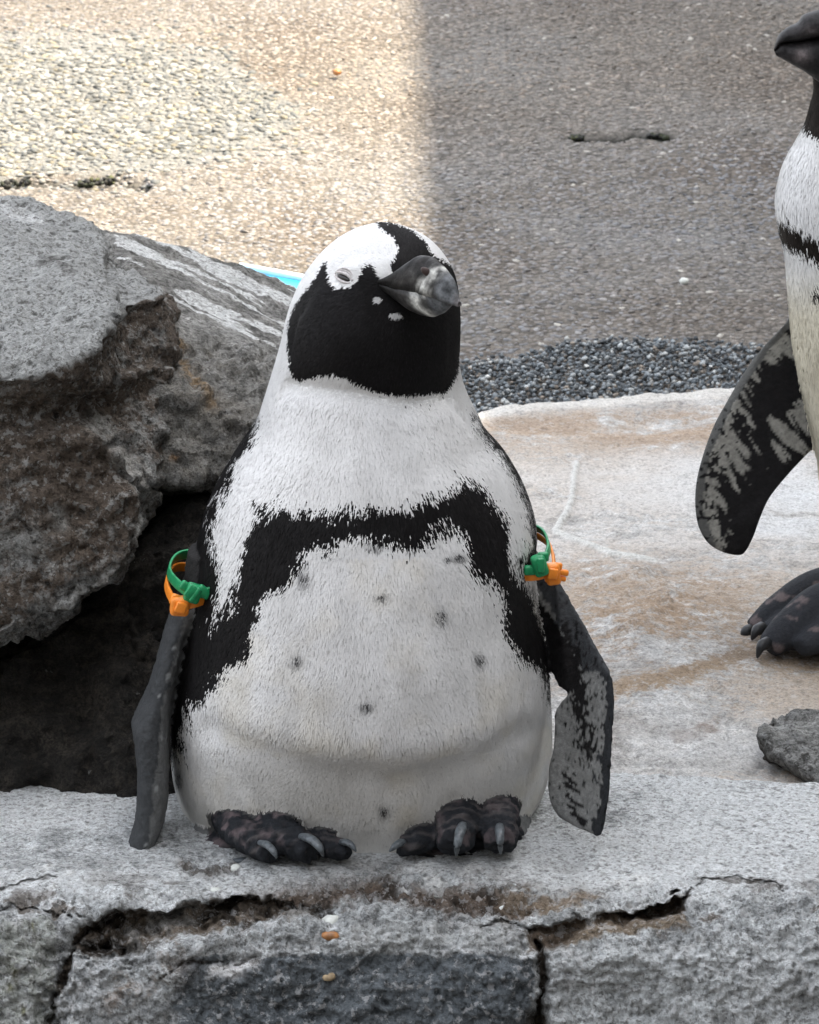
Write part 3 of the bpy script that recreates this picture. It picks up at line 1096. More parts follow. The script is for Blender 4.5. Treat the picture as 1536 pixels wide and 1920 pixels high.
def paint_slab(V, N, u, v, p):
    D = mk_dab(p)
    lo = sstep(0, 30, v - np.interp(u, [200, 320, 420, 540], [600, 612, 650, 700]))
    D(lo * (0.7 + 0.4 * fbm(V, 20, 3, 91)), (0.16, 0.148, 0.128), 0.7)
    D(sstep(640, 760, v) * (0.5 + 0.5 * fbm(V, 26, 3, 92)), (0.28, 0.27, 0.245), 0.55)
    # guano runs down the slope in parallel lines
    al = u + 0.4 * (v - 500)
    ac = (v - 500) - 0.44 * (u - 400) - 0.00022 * (u - 330) ** 2 + 5 * vnoise(V * 12, 4)
    Q = np.stack([ac / 9.5, al / 210.0, 0 * u], 1)
    sn = vnoise(Q, 5) + 0.55 * vnoise(Q * np.array([2.2, 2.0, 1]) + 9, 6)
    zone = sstep(200, 225, u) * (1 - sstep(-25, 20, v - np.interp(u, [200, 320, 420, 540], [600, 612, 650, 700])))
    D(sstep(0.30, 0.66, sn) * zone * (0.95 + 0.3 * vnoise(V * 30, 8)), (0.68, 0.69, 0.68), 1.0)
    D(np.exp(-(pdist(u, v, [(335, 650), (355, 700), (400, 758)]) / 13.0) ** 2), (0.30, 0.21, 0.12), 0.8)
    D(np.exp(-(np.hypot(u - 326, v - 860) / 6) ** 2), (0.42, 0.22, 0.08), 0.8)
    lo2 = sstep(610, 700, v)
    d_t = lo2 * 0.010 * terraces(V, 14, 142)
    return d_t + lo2 * (0.006 * (np.abs(fbm(V, 24, 4, 97)) - 0.3) + 0.004 * fbm(V, 90, 3, 98)), p


rock('boulder', [
    A((60, 395, .60), (200, 428, .52), (300, 455, .54), (400, 484, .56), (462, 501, .57), (545, 538, .57), (640, 590, .55), (320, 600, .30), (430, 650, .30), (530, 690, .30), (640, 720, .32), (120, 740, .21), (260, 712, .205),
      (110, 880, .15), (280, 905, .16), (330, 912, .16), (400, 890, .18), (500, 800, .20), (620, 790, .25), (290, 960, .4), (400, 950, .42), (600, 850, .5), (60, 700, .6), (620, 900, .6)),
], 0.0036, M_slab, at(400, 800, 0.4), 'smooth sloping slab streaked white with guano, behind the seated penguin', (0.003, 0.002, 0.0012), 0.001, 0.0006, paint_slab, 13, 3)


def paint_low(V, N, u, v, p):
    D = mk_dab(p)
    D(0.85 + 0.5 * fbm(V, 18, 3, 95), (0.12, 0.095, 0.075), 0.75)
    for (uu, vv, w) in [(110, 965, 14), (115, 985, 12), (200, 800, 20), (180, 790, 16), (235, 860, 9), (258, 890, 10), (5, 1215, 8), (60, 1010, 20)]:
        D(np.exp(-(np.hypot(u - uu, v - vv) / w) ** 2), (0.4, 0.4, 0.38), 0.7)
    D(np.exp(-(pdist(u, v, [(215, 830), (262, 890), (268, 920)]) / 14.0) ** 2), (0.45, 0.44, 0.41), 0.6)
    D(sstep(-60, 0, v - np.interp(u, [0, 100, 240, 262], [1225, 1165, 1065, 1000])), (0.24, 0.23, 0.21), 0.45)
    d = -0.006 * (1 - sstep(3, 12, pdist(u + 6 * vnoise(V * 40, 1), v, [(215, 832), (190, 850), (225, 885), (262, 905)])))
    return d, p


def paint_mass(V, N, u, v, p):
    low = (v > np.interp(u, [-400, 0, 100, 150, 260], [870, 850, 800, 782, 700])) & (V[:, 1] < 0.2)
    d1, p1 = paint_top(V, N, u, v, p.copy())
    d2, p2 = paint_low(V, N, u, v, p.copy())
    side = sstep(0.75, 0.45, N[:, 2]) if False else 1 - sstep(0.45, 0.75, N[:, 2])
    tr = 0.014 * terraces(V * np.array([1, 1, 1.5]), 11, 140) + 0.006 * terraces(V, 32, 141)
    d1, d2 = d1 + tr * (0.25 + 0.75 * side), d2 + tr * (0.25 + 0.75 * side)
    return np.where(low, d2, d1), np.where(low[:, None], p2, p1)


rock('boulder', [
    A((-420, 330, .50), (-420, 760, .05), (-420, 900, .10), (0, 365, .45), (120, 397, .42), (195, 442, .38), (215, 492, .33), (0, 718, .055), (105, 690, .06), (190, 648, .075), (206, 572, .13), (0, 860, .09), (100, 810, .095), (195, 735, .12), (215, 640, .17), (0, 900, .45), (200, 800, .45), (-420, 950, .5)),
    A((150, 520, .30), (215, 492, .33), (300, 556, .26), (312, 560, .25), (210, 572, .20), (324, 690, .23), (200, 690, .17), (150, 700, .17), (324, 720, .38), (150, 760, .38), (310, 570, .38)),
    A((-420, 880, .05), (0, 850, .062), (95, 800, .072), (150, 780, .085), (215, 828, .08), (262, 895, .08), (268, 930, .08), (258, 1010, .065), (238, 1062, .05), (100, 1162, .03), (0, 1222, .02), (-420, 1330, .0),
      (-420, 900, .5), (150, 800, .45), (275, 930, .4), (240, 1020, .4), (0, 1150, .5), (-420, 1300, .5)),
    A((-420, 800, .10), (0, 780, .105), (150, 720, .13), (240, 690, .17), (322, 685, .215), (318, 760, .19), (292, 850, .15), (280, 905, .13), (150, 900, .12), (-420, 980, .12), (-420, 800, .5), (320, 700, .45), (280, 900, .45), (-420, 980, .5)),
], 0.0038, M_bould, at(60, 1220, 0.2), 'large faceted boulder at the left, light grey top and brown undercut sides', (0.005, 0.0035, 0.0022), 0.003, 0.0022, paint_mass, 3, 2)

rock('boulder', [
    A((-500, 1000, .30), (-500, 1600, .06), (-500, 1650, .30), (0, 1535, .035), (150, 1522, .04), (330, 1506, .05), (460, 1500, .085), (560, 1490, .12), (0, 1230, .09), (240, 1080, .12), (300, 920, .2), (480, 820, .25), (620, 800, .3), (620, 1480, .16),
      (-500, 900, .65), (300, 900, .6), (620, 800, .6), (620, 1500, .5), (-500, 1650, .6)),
], 0.005, M_cave, at(150, 1540, 0.3), 'black rock face in the hollow under the left boulders', (0.012, 0.006, 0.003), 0.003, 0.006, lambda V, N, u, v, p: (0.018 * terraces(V, 12, 143), p), 33, 2)


def paint_small(V, N, u, v, p):
    D = mk_dab(p)
    D(0.6 + 0.5 * fbm(V, 30, 3, 96), (0.22, 0.225, 0.225), 0.75)
    D(sstep(0, 25, v - np.interp(u, [1420, 1460, 1536, 1700], [1375, 1410, 1462, 1500])), (0.06, 0.05, 0.042), 1.0)  # foot of the rock painted near-black, standing in for a shaded gap
    return 0 * u, p


rock('boulder', [
    A((1424, 1352, .20), (1440, 1342, .235), (1500, 1336, .25), (1640, 1330, .27), (1800, 1345, .27), (1422, 1375, .165), (1452, 1412, .145), (1500, 1440, .125), (1560, 1482, .10), (1800, 1500, .10), (1440, 1430, .2), (1560, 1500, .2), (1800, 1500, .3)),
], 0.003, M_bould, at(1550, 1480, 0.2), 'small speckled grey rock at the right edge with a gap shadow painted dark along its foot', (0.005, 0.003, 0.0012), 0.002, 0.003, paint_small, 43, 3)

# blue plastic edge lying behind the slab


def ground_hit(u, v, h=0.0):
    z = 0.0
    for _ in range(40):
        p = atz(u, v, z)
        z = 0.5 * z + 0.5 * (float(zgrid(np.array([p[0]]), np.array([p[1]]))[0]) + h)
    return atz(u, v, z)


q = [ground_hit(450, 503, 0.02), ground_hit(760, 560, 0.02), ground_hit(760, 640, 0.02), ground_hit(420, 560, 0.02)]
tray = empty('tray', q[3] - np.array([0, 0, 0.02]), 'flat bright blue plastic tray edge showing between slab and penguin head', 'tray')
V, F = prism(q, [p - np.array([0, 0, 0.022]) for p in q])
me = mesh_np('tray', V, F, False)
link('tray_base', me, M_blue, tray)
V, F = tube([q[0] + np.array([0, 0, .002]), q[1] + np.array([0, 0, .002])], [0.006, 0.006], 8)
link('tray_rim', mesh_np('tray_rim', V, F), plain_mat('pale_rim', (0.5, 0.65, 0.72), 0.4, 0.4, 0.1), tray)


# ------------------------------------------------------------------ penguins
def loft(rings, Yc, df, db, n=90, m=70, power=2.25):
    """rings: (row, left px, right px); Yc, df, db: arrays over z given as (z, value)"""
    R = []
    for row, l, r in rings:
        # the widest line of the ring lies at depth Yc(z): solve for z
        z = 0.2
        for _ in range(6):
            y = Yc(z)
            z = at(768, row, y)[2]
        R.append((z, at(l, row, y)[0], at(r, row, y)[0]))
    R = catmull(sorted(R), 14)
    zz = np.linspace(R[0, 0], R[-1, 0], m)
    o = np.argsort(R[:, 0])
    L = np.interp(zz, R[o, 0], R[o, 1])
    Rr = np.interp(zz, R[o, 0], R[o, 2])
    V, F = [], []
    a = np.arange(n) * 2 * math.pi / n
    ca, sa = np.cos(a), np.sin(a)
    ca = np.sign(ca) * np.abs(ca) ** (2 / power)
    sa = np.sign(sa) * np.abs(sa) ** (2 / power)
    for k, z in enumerate(zz):
        cx, hw = (L[k] + Rr[k]) / 2, max((Rr[k] - L[k]) / 2, 0.002)
        y0 = Yc(z)
        f, b = df(z), db(z)
        for i in range(n):
            V.append((cx + hw * ca[i], y0 + sa[i] * (b if sa[i] > 0 else f), z))
    for k in range(m - 1):
        for i in range(n):
            F.append([k * n + i, k * n + (i + 1) % n, (k + 1) * n + (i + 1) % n, (k + 1) * n + i])
    F.append(list(range(n))[::-1])
    F.append([(m - 1) * n + i for i in range(n)])
    return V, F


def ip(tab):
    t = np.array(tab, float)
    return lambda z: float(np.interp(z + np.linspace(-0.018, 0.018, 9) * min(1.0, max(0.0, (0.50 - z) / 0.06)), t[:, 0], t[:, 1]).mean())


def bvh(vf):
    return BVHTree.FromPolygons([Vector(v) for v in vf[0]], vf[1])


def nearest_part(V, trees):
    D = np.empty((len(trees), len(V)))
    for k, t in enumerate(trees):
        fn = t.find_nearest
        D[k] = [fn(p)[3] for p in V.tolist()]
    return np.argmin(D, 0)


def cast(tree, px, py):
    d = Vector(ray(px, py)).normalized()
    h = tree.ray_cast(Vector(CAM), d)
    return (np.array(h[0]), np.array(h[1])) if h[0] is not None else (None, None)


def blades(me, keep, count, flow, length, width, lift, colour, seed=1, jitn=0.035):
    """short contour feathers as thin kites lying along the flow; returns V, F, col, normals"""
    rng = np.random.default_rng(seed)
    V, N = get_v(me), get_n(me)
    me.calc_loop_triangles()
    T = np.empty(len(me.loop_triangles) * 3, np.int32)
    me.loop_triangles.foreach_get('vertices', T)
    T = T.reshape(-1, 3)
    T = T[keep[T].all(1)]
    ar = np.linalg.norm(np.cross(V[T[:, 1]] - V[T[:, 0]], V[T[:, 2]] - V[T[:, 0]]), axis=1)
    i = rng.choice(len(T), count, p=ar / ar.sum())
    r1, r2 = np.sqrt(rng.uniform(0, 1, count)), rng.uniform(0, 1, count)
    w = np.stack([1 - r1, r1 * (1 - r2), r1 * r2], 1)
    P = (V[T[i]] * w[:, :, None]).sum(1)
    n = (N[T[i]] * w[:, :, None]).sum(1)
    n /= np.linalg.norm(n, axis=1)[:, None]
    d = flow(P, n) + rng.normal(0, 0.12, (count, 3))
    d -= n * (d * n).sum(1)[:, None]
    d /= np.linalg.norm(d, axis=1)[:, None] + 1e-9
    clump = 0.28 * vnoise(P * 90, seed + 3)[:, None]
    s = np.cross(n, d)
    d = d + s * clump
    d /= np.linalg.norm(d, axis=1)[:, None]
    s = np.cross(n, d)
    Ln = (length(P) * rng.uniform(0.7, 1.25, count))[:, None]
    Wd = (width(P) * rng.uniform(0.7, 1.3, count))[:, None] * 0.5
    lf = (lift * (1 + 0.5 * rng.normal(0, 1, count)))[:, None]
    base = P - n * 0.0006
    mid = P + d * Ln * 0.5 + n * (Ln * lf * 0.75 + 0.0004)
    tip = P + d * Ln + n * Ln * lf
    VV = np.stack([base, mid - s * Wd, tip, mid + s * Wd], 1).reshape(-1, 3)
    FF = np.arange(count * 4).reshape(-1, 4)
    col = colour(P + d * Ln * 0.62, n, rng)
    wave = 0.10 * vnoise(P * np.array([75.0, 75.0, 38.0]), seed + 7)[:, None] * s + 0.10 * vnoise(P * np.array([60.0, 60.0, 40.0]), seed + 8)[:, None] * d
    nn = n + rng.normal(0, jitn, (count, 3)) + d * 0.06 + wave
    nn /= np.linalg.norm(nn, axis=1)[:, None]
    c4 = np.repeat(col, 4, 0)
    return VV, FF, c4, np.repeat(nn, 4, 0)


def plumage(parent, data, name='plumage'):
    V, F, c, n = data
    me = mesh_np(name, V, F, True, col=c)
    me.normals_split_custom_set_from_vertices([tuple(x) for x in n.astype(float)])
    o = link(name, me, M_feather, parent, kind='stuff')
    return o


BLACK = np.array([0.0075, 0.007, 0.0073])
WHITE = np.array([0.80, 0.80, 0.795])

# ---------------- the seated penguin
Yc1 = ip([(0, .03), (.05, .02), (.1, .012), (.3, .012), (.37, .016), (.45, .012), (.51, .014)])
df1 = ip([(0, .118), (.02, .124), (.045, .126), (.07, .130), (.09, .142), (.12, .150), (.16, .150), (.20, .142), (.25, .130), (.29, .118), (.33, .102), (.36, .088), (.385, .078), (.41, .074), (.43, .070), (.45, .066), (.47, .058), (.485, .046), (.497, .030), (.506, .004)])
db1 = ip([(0, .10), (.03, .13), (.1, .145), (.2, .135), (.25, .125), (.3, .11), (.34, .088), (.37, .075), (.40, .070), (.43, .066), (.46, .058), (.485, .042), (.497, .026), (.506, .004)])
R1 = [(1536, 372, 962), (1520, 352, 984), (1500, 342, 1004), (1460, 328, 1024), (1400, 322, 1034), (1313, 326, 1032), (1250, 333, 1027), (1180, 345, 1017), (1094, 360, 1002), (1040, 368, 1003), (985, 378, 1004), (920, 402, 984), (860, 436, 950),
      (815, 466, 912), (785, 484, 897), (755, 494, 882), (720, 505, 868), (680, 517, 861), (640, 528, 862), (600, 537, 863), (565, 548, 861), (530, 564, 856), (500, 584, 845), (470, 610, 824), (447, 640, 798), (430, 672, 765), (421, 705, 735)]
body_vf = loft(R1, Yc1, df1, db1, 100, 110)
# belly fold and small shape work on the loft
BV = np.array(body_vf[0])
bu, bv = chart(BV)
c0 = np.array([np.interp(BV[:, 2], [0, .5], [-0.03, -0.03]), Yc1(0.1) + 0 * BV[:, 2]]).T
out = np.stack([BV[:, 0] + 0.034, BV[:, 1] - 0.012, 0 * BV[:, 0]], 1)
out /= np.linalg.norm(out, axis=1)[:, None] + 1e-9
frontm = sstep(-0.02, -0.06, BV[:, 1]) if False else (BV[:, 1] < -0.03) * 1.0
fold = pdist(bu, bv, [(400, 1365), (470, 1398), (560, 1430), (650, 1450), (740, 1456), (840, 1440), (910, 1412), (980, 1368)])
BV -= out * (0.0048 * np.exp(-(fold / 26.0) ** 2) * frontm)[:, None]
above = np.exp(-(pdist(bu, bv, [(470, 1360), (600, 1398), (740, 1410), (880, 1380)]) / 45.0) ** 2)
BV += out * (0.0035 * above * frontm)[:, None]
neckc = pdist(bu, bv, [(540, 725), (640, 735), (760, 760), (850, 745)])
BV -= out * (0.006 * np.exp(-(neckc / 22.0) ** 2) * frontm)[:, None]
cheek = np.exp(-(np.hypot((bu - 650) / 110.0, (bv - 640) / 80.0)) ** 2)
BV += out * (0.008 * cheek * frontm)[:, None]
brow = np.exp(-(np.hypot((bu - 690) / 70.0, (bv - 500) / 40.0)) ** 2)
BV += out * (0.006 * brow * frontm)[:, None]
sock = np.exp(-(np.hypot((bu - 645) / 30.0, (bv - 524) / 20.0)) ** 2)
BV -= out * (0.004 * sock * frontm)[:, None]
body_vf = ([tuple(p) for p in BV], body_vf[1])
body_tree = bvh(body_vf)

# right-hand flipper: broad face towards us, hand hanging to the rock
FO = catmull([(985, 1015), (1012, 1040), (1048, 1092), (1076, 1138), (1104, 1188), (1128, 1232), (1144, 1262), (1151, 1300), (1150, 1345), (1147, 1400), (1143, 1470), (1136, 1530), (1126, 1566), (1105, 1560), (1078, 1549), (1052, 1534),
              (1036, 1512), (1029, 1480), (1031, 1440), (1040, 1395), (1041, 1362), (1040, 1342), (1052, 1318), (1068, 1299), (1050, 1287), (1034, 1255), (1016, 1205), (985, 1140), (955, 1085), (950, 1040)], 5, True)
def flY(u, v):
    return 0.012 - 0.075 * sstep(1060, 1560, v) - 0.055 * (u - 1040) / 110.0 * sstep(1050, 1250, v)
fr = [at(u, v, flY(u, v) - 0.0065) for u, v in FO]
bk = [at(u, v, flY(u, v) + 0.0065) for u, v in FO]
flip_r = prism(fr, bk)
# left-hand flipper: seen edge-on
EL = [(1030, 352, 408), (1080, 346, 412), (1130, 324, 388), (1180, 308, 354), (1240, 292, 340), (1290, 277, 328), (1325, 259, 322), (1352, 246, 319), (1385, 253, 317), (1440, 258, 317), (1500, 257, 315), (1540, 253, 308), (1572, 243, 296), (1600, 233, 285), (1606, 234, 282)]
V, F = [], []
nn = 20
for k, (row, l, r) in enumerate(EL):
    t = k / (len(EL) - 1)
    yc = -0.005 - 0.065 * t
    hd = 0.026 + 0.012 * math.sin(math.pi * min(1, t * 1.2)) if t < 0.9 else 0.020
    a, b = at(l, row, yc), at(r, row, yc)
    for i in range(nn):
        g = 2 * math.pi * i / nn
        cxx, sxx = math.cos(g), math.sin(g)
        V.append(((a[0] + b[0]) / 2 + (b[0] - a[0]) / 2 * np.sign(cxx) * abs(cxx) ** 0.8, yc + hd * sxx, a[2]))
for k in range(len(EL) - 1):
    for i in range(nn):
        F.append([k * nn + i, (k + 1) * nn + i, (k + 1) * nn + (i + 1) % nn, k * nn + (i + 1) % nn])
F.append(list(range(nn)))
F.append([(len(EL) - 1) * nn + i for i in range(nn)][::-1])
flip_l = (V, F)
# feet
def toe(pts, radii):
    path = catmull([at(u, v, y) for u, v, y in pts], 6)
    rr_ = np.interp(np.linspace(0, 1, len(path)), np.linspace(0, 1, len(radii)), radii)
    return tube(path, rr_, 14, 0.85)
foot_l = merge([
    toe([(430, 1530, -.05), (450, 1556, -.085), (480, 1580, -.108), (512, 1600, -.125)], [.016, .0155, .0145, .0135, .011]),
    toe([(490, 1535, -.06), (520, 1556, -.095), (552, 1578, -.115), (588, 1597, -.128)], [.017, .0165, .0155, .0145, .0115]),
    toe([(560, 1560, -.07), (610, 1582, -.105), (655, 1596, -.118)], [.013, .011, .008]),
    ellipsoid(at(455, 1575, -.05), (.034, .035, .012)),
    ellipsoid(at(545, 1592, -.07), (.05, .034, .006)),
])
foot_r = merge([
    toe([(865, 1512, -.055), (862, 1530, -.088), (856, 1558, -.108), (850, 1592, -.122)], [.0185, .0185, .0175, .0165, .013]),
    toe([(935, 1512, -.05), (937, 1530, -.082), (938, 1556, -.103), (938, 1590, -.117)], [.0165, .0165, .016, .015, .012]),
    toe([(830, 1552, -.07), (790, 1575, -.10), (748, 1592, -.112)], [.014, .012, .008]),
    ellipsoid(at(900, 1560, -.05), (.037, .035, .014)),
    ellipsoid(at(830, 1592, -.075), (.04, .03, .006)),
])
heel = merge([ellipsoid(at(388, 1572, -.03), (.014, .03, .018)), ellipsoid(at(380, 1545, 0.02), (.02, .05, .02)), ellipsoid(at(965, 1545, -.02), (.014, .04, .022))])
parts1 = [body_vf, flip_r, flip_l, foot_l, foot_r, heel]
V, F = merge(parts1)
me1 = remesh(mesh_np('t', V, F, False), 0.0024, 3)
V1, N1 = get_v(me1), get_n(me1)
tag1 = nearest_part(V1, [bvh(p) for p in parts1])

MASK = [(612, 488), (600, 505), (585, 530), (568, 552), (549, 580), (540, 610), (539, 650), (543, 690), (550, 708), (562, 718), (578, 712), (600, 706), (626, 705), (656, 715), (690, 733), (730, 742), (780, 745), (812, 739), (830, 742), (846, 728), (859, 700), (866, 650),
        (880, 590), (880, 520), (850, 500), (808, 476), (800, 455), (775, 434), (745, 420), (700, 412), (712, 428), (738, 446), (747, 468), (739, 488), (731, 502), (737, 516), (716, 527), (705, 512), (697, 500), (682, 498), (675, 514), (669, 530), (651, 541), (632, 542), (616, 530), (612, 510)]
BAND = [(478, 950), (500, 962), (515, 955), (545, 958), (580, 961), (630, 960), (700, 962), (760, 958), (800, 948), (830, 936), (850, 926), (880, 915), (905, 918), (925, 940), (935, 962), (952, 978), (960, 1010), (957, 1050), (962, 1085), (985, 1095), (1010, 1150), (1045, 1250), (1050, 1330), (1032, 1330), (1022, 1280), (1005, 1255),
        (972, 1230), (952, 1204), (942, 1165), (944, 1120), (928, 1096), (912, 1088), (890, 1086), (883, 1050), (880, 1028), (870, 1008), (850, 1000), (828, 999), (790, 1012), (745, 1026), (700, 1020), (660, 1016), (625, 1036), (592, 1034), (570, 1052), (556, 1074), (524, 1110), (494, 1134), (484, 1166), (470, 1200), (455, 1236), (420, 1276), (390, 1302), (362, 1326), (345, 1372), (330, 1440), (300, 1440), (300, 1250), (350, 1195), (406, 1174), (426, 1150), (449, 1100), (454, 1045), (470, 1010), (478, 980)]
BACKL = [(300, 700), (486, 790), (478, 822), (450, 862), (424, 915), (405, 960), (394, 1000), (396, 1035), (405, 1070), (411, 1100), (409, 1150), (400, 1168), (300, 1250), (250, 1000)]
BACKR = [(898, 776), (895, 800), (908, 822), (940, 858), (968, 905), (985, 950), (993, 985), (1000, 1010), (980, 1050), (970, 1075), (1080, 1080), (1080, 780)]
SPOTS = [(714, 1123, 14, 7), (828, 1160, 13, 17), (557, 1245, 12, 13), (900, 1241, 11, 14), (687, 1329, 14, 10), (720, 1526, 10, 12), (705, 1030, 16, 7), (862, 1050, 14, 9), (840, 1052, 8, 6), (570, 1092, 12, 18), (412, 1190, 8, 10), (335, 1465, 8, 20)]


def pattern1(P, n, u, v):
    black = inpoly(u, v, MASK) | inpoly(u, v, BAND) | inpoly(u, v, BACKL) | inpoly(u, v, BACKR)
    nv = n @ (-_FW)
    back = (nv < -0.12) & (v > 560) & (P[:, 1] > 0.035)
    return black | back | ((P[:, 1] > 0.06) & (v < 560))


def col_body1(P, n, rng):
    k = len(P)
    u, v = chart(P)
    big = 6.0 * vnoise(P * 45, 5) + 5.0 * vnoise(P * 130, 6)
    u2 = u + rng.normal(0, 5.5, k) + 1.2 * big
    v2 = v + rng.normal(0, 9.0, k) + 1.8 * big
    # the head's markings are crisp
    hd = sstep(760, 700, v) if False else (v < 760)
    u2 = np.where(hd, u + rng.normal(0, 1.6, k), u2)
    v2 = np.where(hd, v + rng.normal(0, 2.2, k), v2)
    b = pattern1(P, n, u2, v2)
    shade = 1 + rng.normal(0, 0.022, k)
    c = np.where(b[:, None], BLACK * (1 + np.abs(rng.normal(0, 0.45, k)))[:, None], WHITE * shade[:, None])
    # yellowish and dirty patches of the belly
    dirt = np.clip(fbm(P, 28, 3, 66), 0, 1) * (v > 1050) * (~b)
    for (a, q_, w, h) in SPOTS:
        sp = np.exp(-1.1 * (((u - a) / w) ** 2 + ((v - q_) / h) ** 2)) * rng.uniform(0.35, 1.35, k)
        sp = np.clip(sp * 1.1, 0, 1)[:, None] * (~b)[:, None]
        c = c * (1 - sp) + np.array([0.07, 0.07, 0.072]) * sp
    c = c * (1 - 0.09 * dirt[:, None] * np.array([0.25, 0.55, 1.2]))
    fl = (((u - 742) / 13) ** 2 + ((v - 594) / 6) ** 2 < 1) | (((u - 708) / 9) ** 2 + ((v - 564) / 6) ** 2 < 1)
    c = np.where((fl & (P[:, 1] < 0))[:, None], WHITE * 0.8, c)
    lower = sstep(1380, 1560, v) * (~b)  # lower belly greyed: dirt tint plus some painted shade
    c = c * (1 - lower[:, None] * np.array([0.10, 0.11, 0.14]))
    return np.clip(c, 0.004, 0.85)


FOOT_T = [bvh(merge([foot_l, foot_r]))]


def skin_col1(V, N, tag):
    k = len(V)
    u, v = chart(V)
    rngc = np.random.default_rng(3)
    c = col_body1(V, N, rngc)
    nz = fbm(V, 120, 3, 50)
    # right-hand flipper
    g = np.tile(np.array([0.20, 0.203, 0.198]), (k, 1))
    edge_r = pdist(u, v, [(1048, 1090), (1104, 1186), (1144, 1262), (1151, 1300), (1147, 1400), (1136, 1530), (1126, 1566)])
    g = np.where((edge_r + 9 * nz < 17)[:, None], np.array([0.026, 0.028, 0.031]), g)
    g = np.where(((edge_r + 9 * nz < 45) & (v < 1260))[:, None], np.array([0.05, 0.053, 0.057]), g)
    inner = inpoly(u + 8 * nz, v + 8 * nz, [(930, 1060), (985, 1090), (1030, 1150), (1062, 1200), (1085, 1250), (1095, 1300), (1070, 1300), (1040, 1300), (1000, 1250)])
    g = np.where(inner[:, None], BLACK, g)
    bl = (np.exp(-(pdist(u, v, [(1065, 1200), (1085, 1290), (1092, 1340), (1100, 1400)]) / 24.0) ** 2) + 0.8 * fbm(V * np.array([1.4, 1, 0.8]), 300, 3, 51))
    bl = sstep(0.52, 0.78, bl)[:, None]
    g = g * (1 - bl) + BLACK * 1.3 * bl
    g = g * (1 + 0.22 * fbm(V, 420, 2, 55))[:, None]
    g0 = g.copy()
    st = (np.exp(-(pdist(u, v, [(1068, 1455), (1076, 1500), (1088, 1535)]) / 16.0) ** 2) * (0.45 + 1.0 * vnoise(np.stack([(u + 0.7 * v) / 30.0, (v - 0.7 * u) / 5.0, 0 * u], 1), 54))) > 0.42
    g = np.where(st[:, None], BLACK * 1.8, g)
    c = np.where((tag == 1)[:, None], g, c)
    # left-hand flipper, a dark leading edge
    e = np.where((u + 6 * nz > np.interp(v, [1130, 1200, 1330, 1440, 1560], [350, 335, 300, 292, 278]))[:, None], np.array([0.135, 0.138, 0.138]), np.array([0.052, 0.055, 0.058]))
    e = np.where(((nz > 0.62) & (np.abs(u - np.interp(v, [1130, 1200, 1330, 1440, 1560], [345, 332, 300, 292, 278])) < 9))[:, None], np.array([0.26, 0.27, 0.27]), e)
    e = np.where((v < 1120)[:, None], np.array([0.022, 0.021, 0.021]), e)
    c = np.where((tag == 2)[:, None], e, c)
    # feet: dark with flesh-pink blotches on the knuckles
    f = np.tile(np.array([0.022, 0.024, 0.028]), (k, 1))
    pk = fbm(V, 85, 4, 52) - 0.02
    pk = pk * (N[:, 2] > 0.0)
    f = f + np.clip(pk * 1.6, 0, 1)[:, None] * np.array([0.115, 0.085, 0.085]) * np.where((u < 700), 1.0, 0.6)[:, None]
    c = np.where(((tag == 3) | (tag == 4))[:, None], f, c)
    ring = sstep(0.1, 0.8, np.sin((V[:, 1] + 0.35 * V[:, 2]) * 560 + 2.5 * vnoise(V * 70, 15))) * (N[:, 2] > -0.1) * (V[:, 1] < -0.075)
    ring = (ring * np.clip(0.5 + 1.1 * fbm(V, 55, 3, 16), 0, 1))[:, None]
    f = f * (1 - ring * 0.8) + np.array([0.095, 0.085, 0.085]) * ring * 0.8
    c = np.where(((tag == 3) | (tag == 4))[:, None], f, c)
    nf = np.array([1.0]) if len(FOOT_T) == 0 else np.array([FOOT_T[0].find_nearest(p)[3] for p in V.tolist()])
    c = np.where(((tag == 0) & (nf < 0.0045) & (v > 1480))[:, None], np.array([0.10, 0.098, 0.095]), c)
    c = np.where((tag == 5)[:, None], np.array([0.16, 0.165, 0.165]), c)
    return c


peng = empty('penguin', at(690, 1540, 0.0) * np.array([1, 1, 0]), 'plump black and white penguin sitting on the rock ledge with coloured flipper bands', 'penguin')
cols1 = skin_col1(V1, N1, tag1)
# leathery creases across the toes, scaly skin on the flippers
wr = np.where(tag1 >= 3, 0.0011 * np.sin(V1[:, 1] * 900 + 3 * vnoise(V1 * 60, 12)) * (tag1 < 5) + 0.0016 * fbm(V1, 170, 3, 13), 0)
wr = wr + np.where((tag1 == 1) | (tag1 == 2), 0.0007 * fbm(V1, 260, 2, 14), 0)
put_v(me1, V1 + N1 * wr[:, None])
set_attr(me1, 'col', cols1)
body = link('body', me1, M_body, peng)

HEADC = np.array([at(690, 590, 0.01)])[0]
BILLR = cast(body_tree, 752, 535)[0]


def flow1(P, n):
    u, v = chart(P)
    d = np.tile(np.array([0.0, -0.15, -1.0]), (len(P), 1))
    d[:, 0] += (u - 690) / 420.0
    # neck feathers fan out from the throat
    r = P - BILLR
    r = r / (np.linalg.norm(r, axis=1)[:, None] + 1e-9)
    w = sstep(800, 640, v) if False else 1 - sstep(640, 800, v)
    w = w[:, None]
    return d * (1 - w) + (r + np.array([-0.15, 0.1, -0.35])) * w


def hv(P):
    return chart(P)[1]


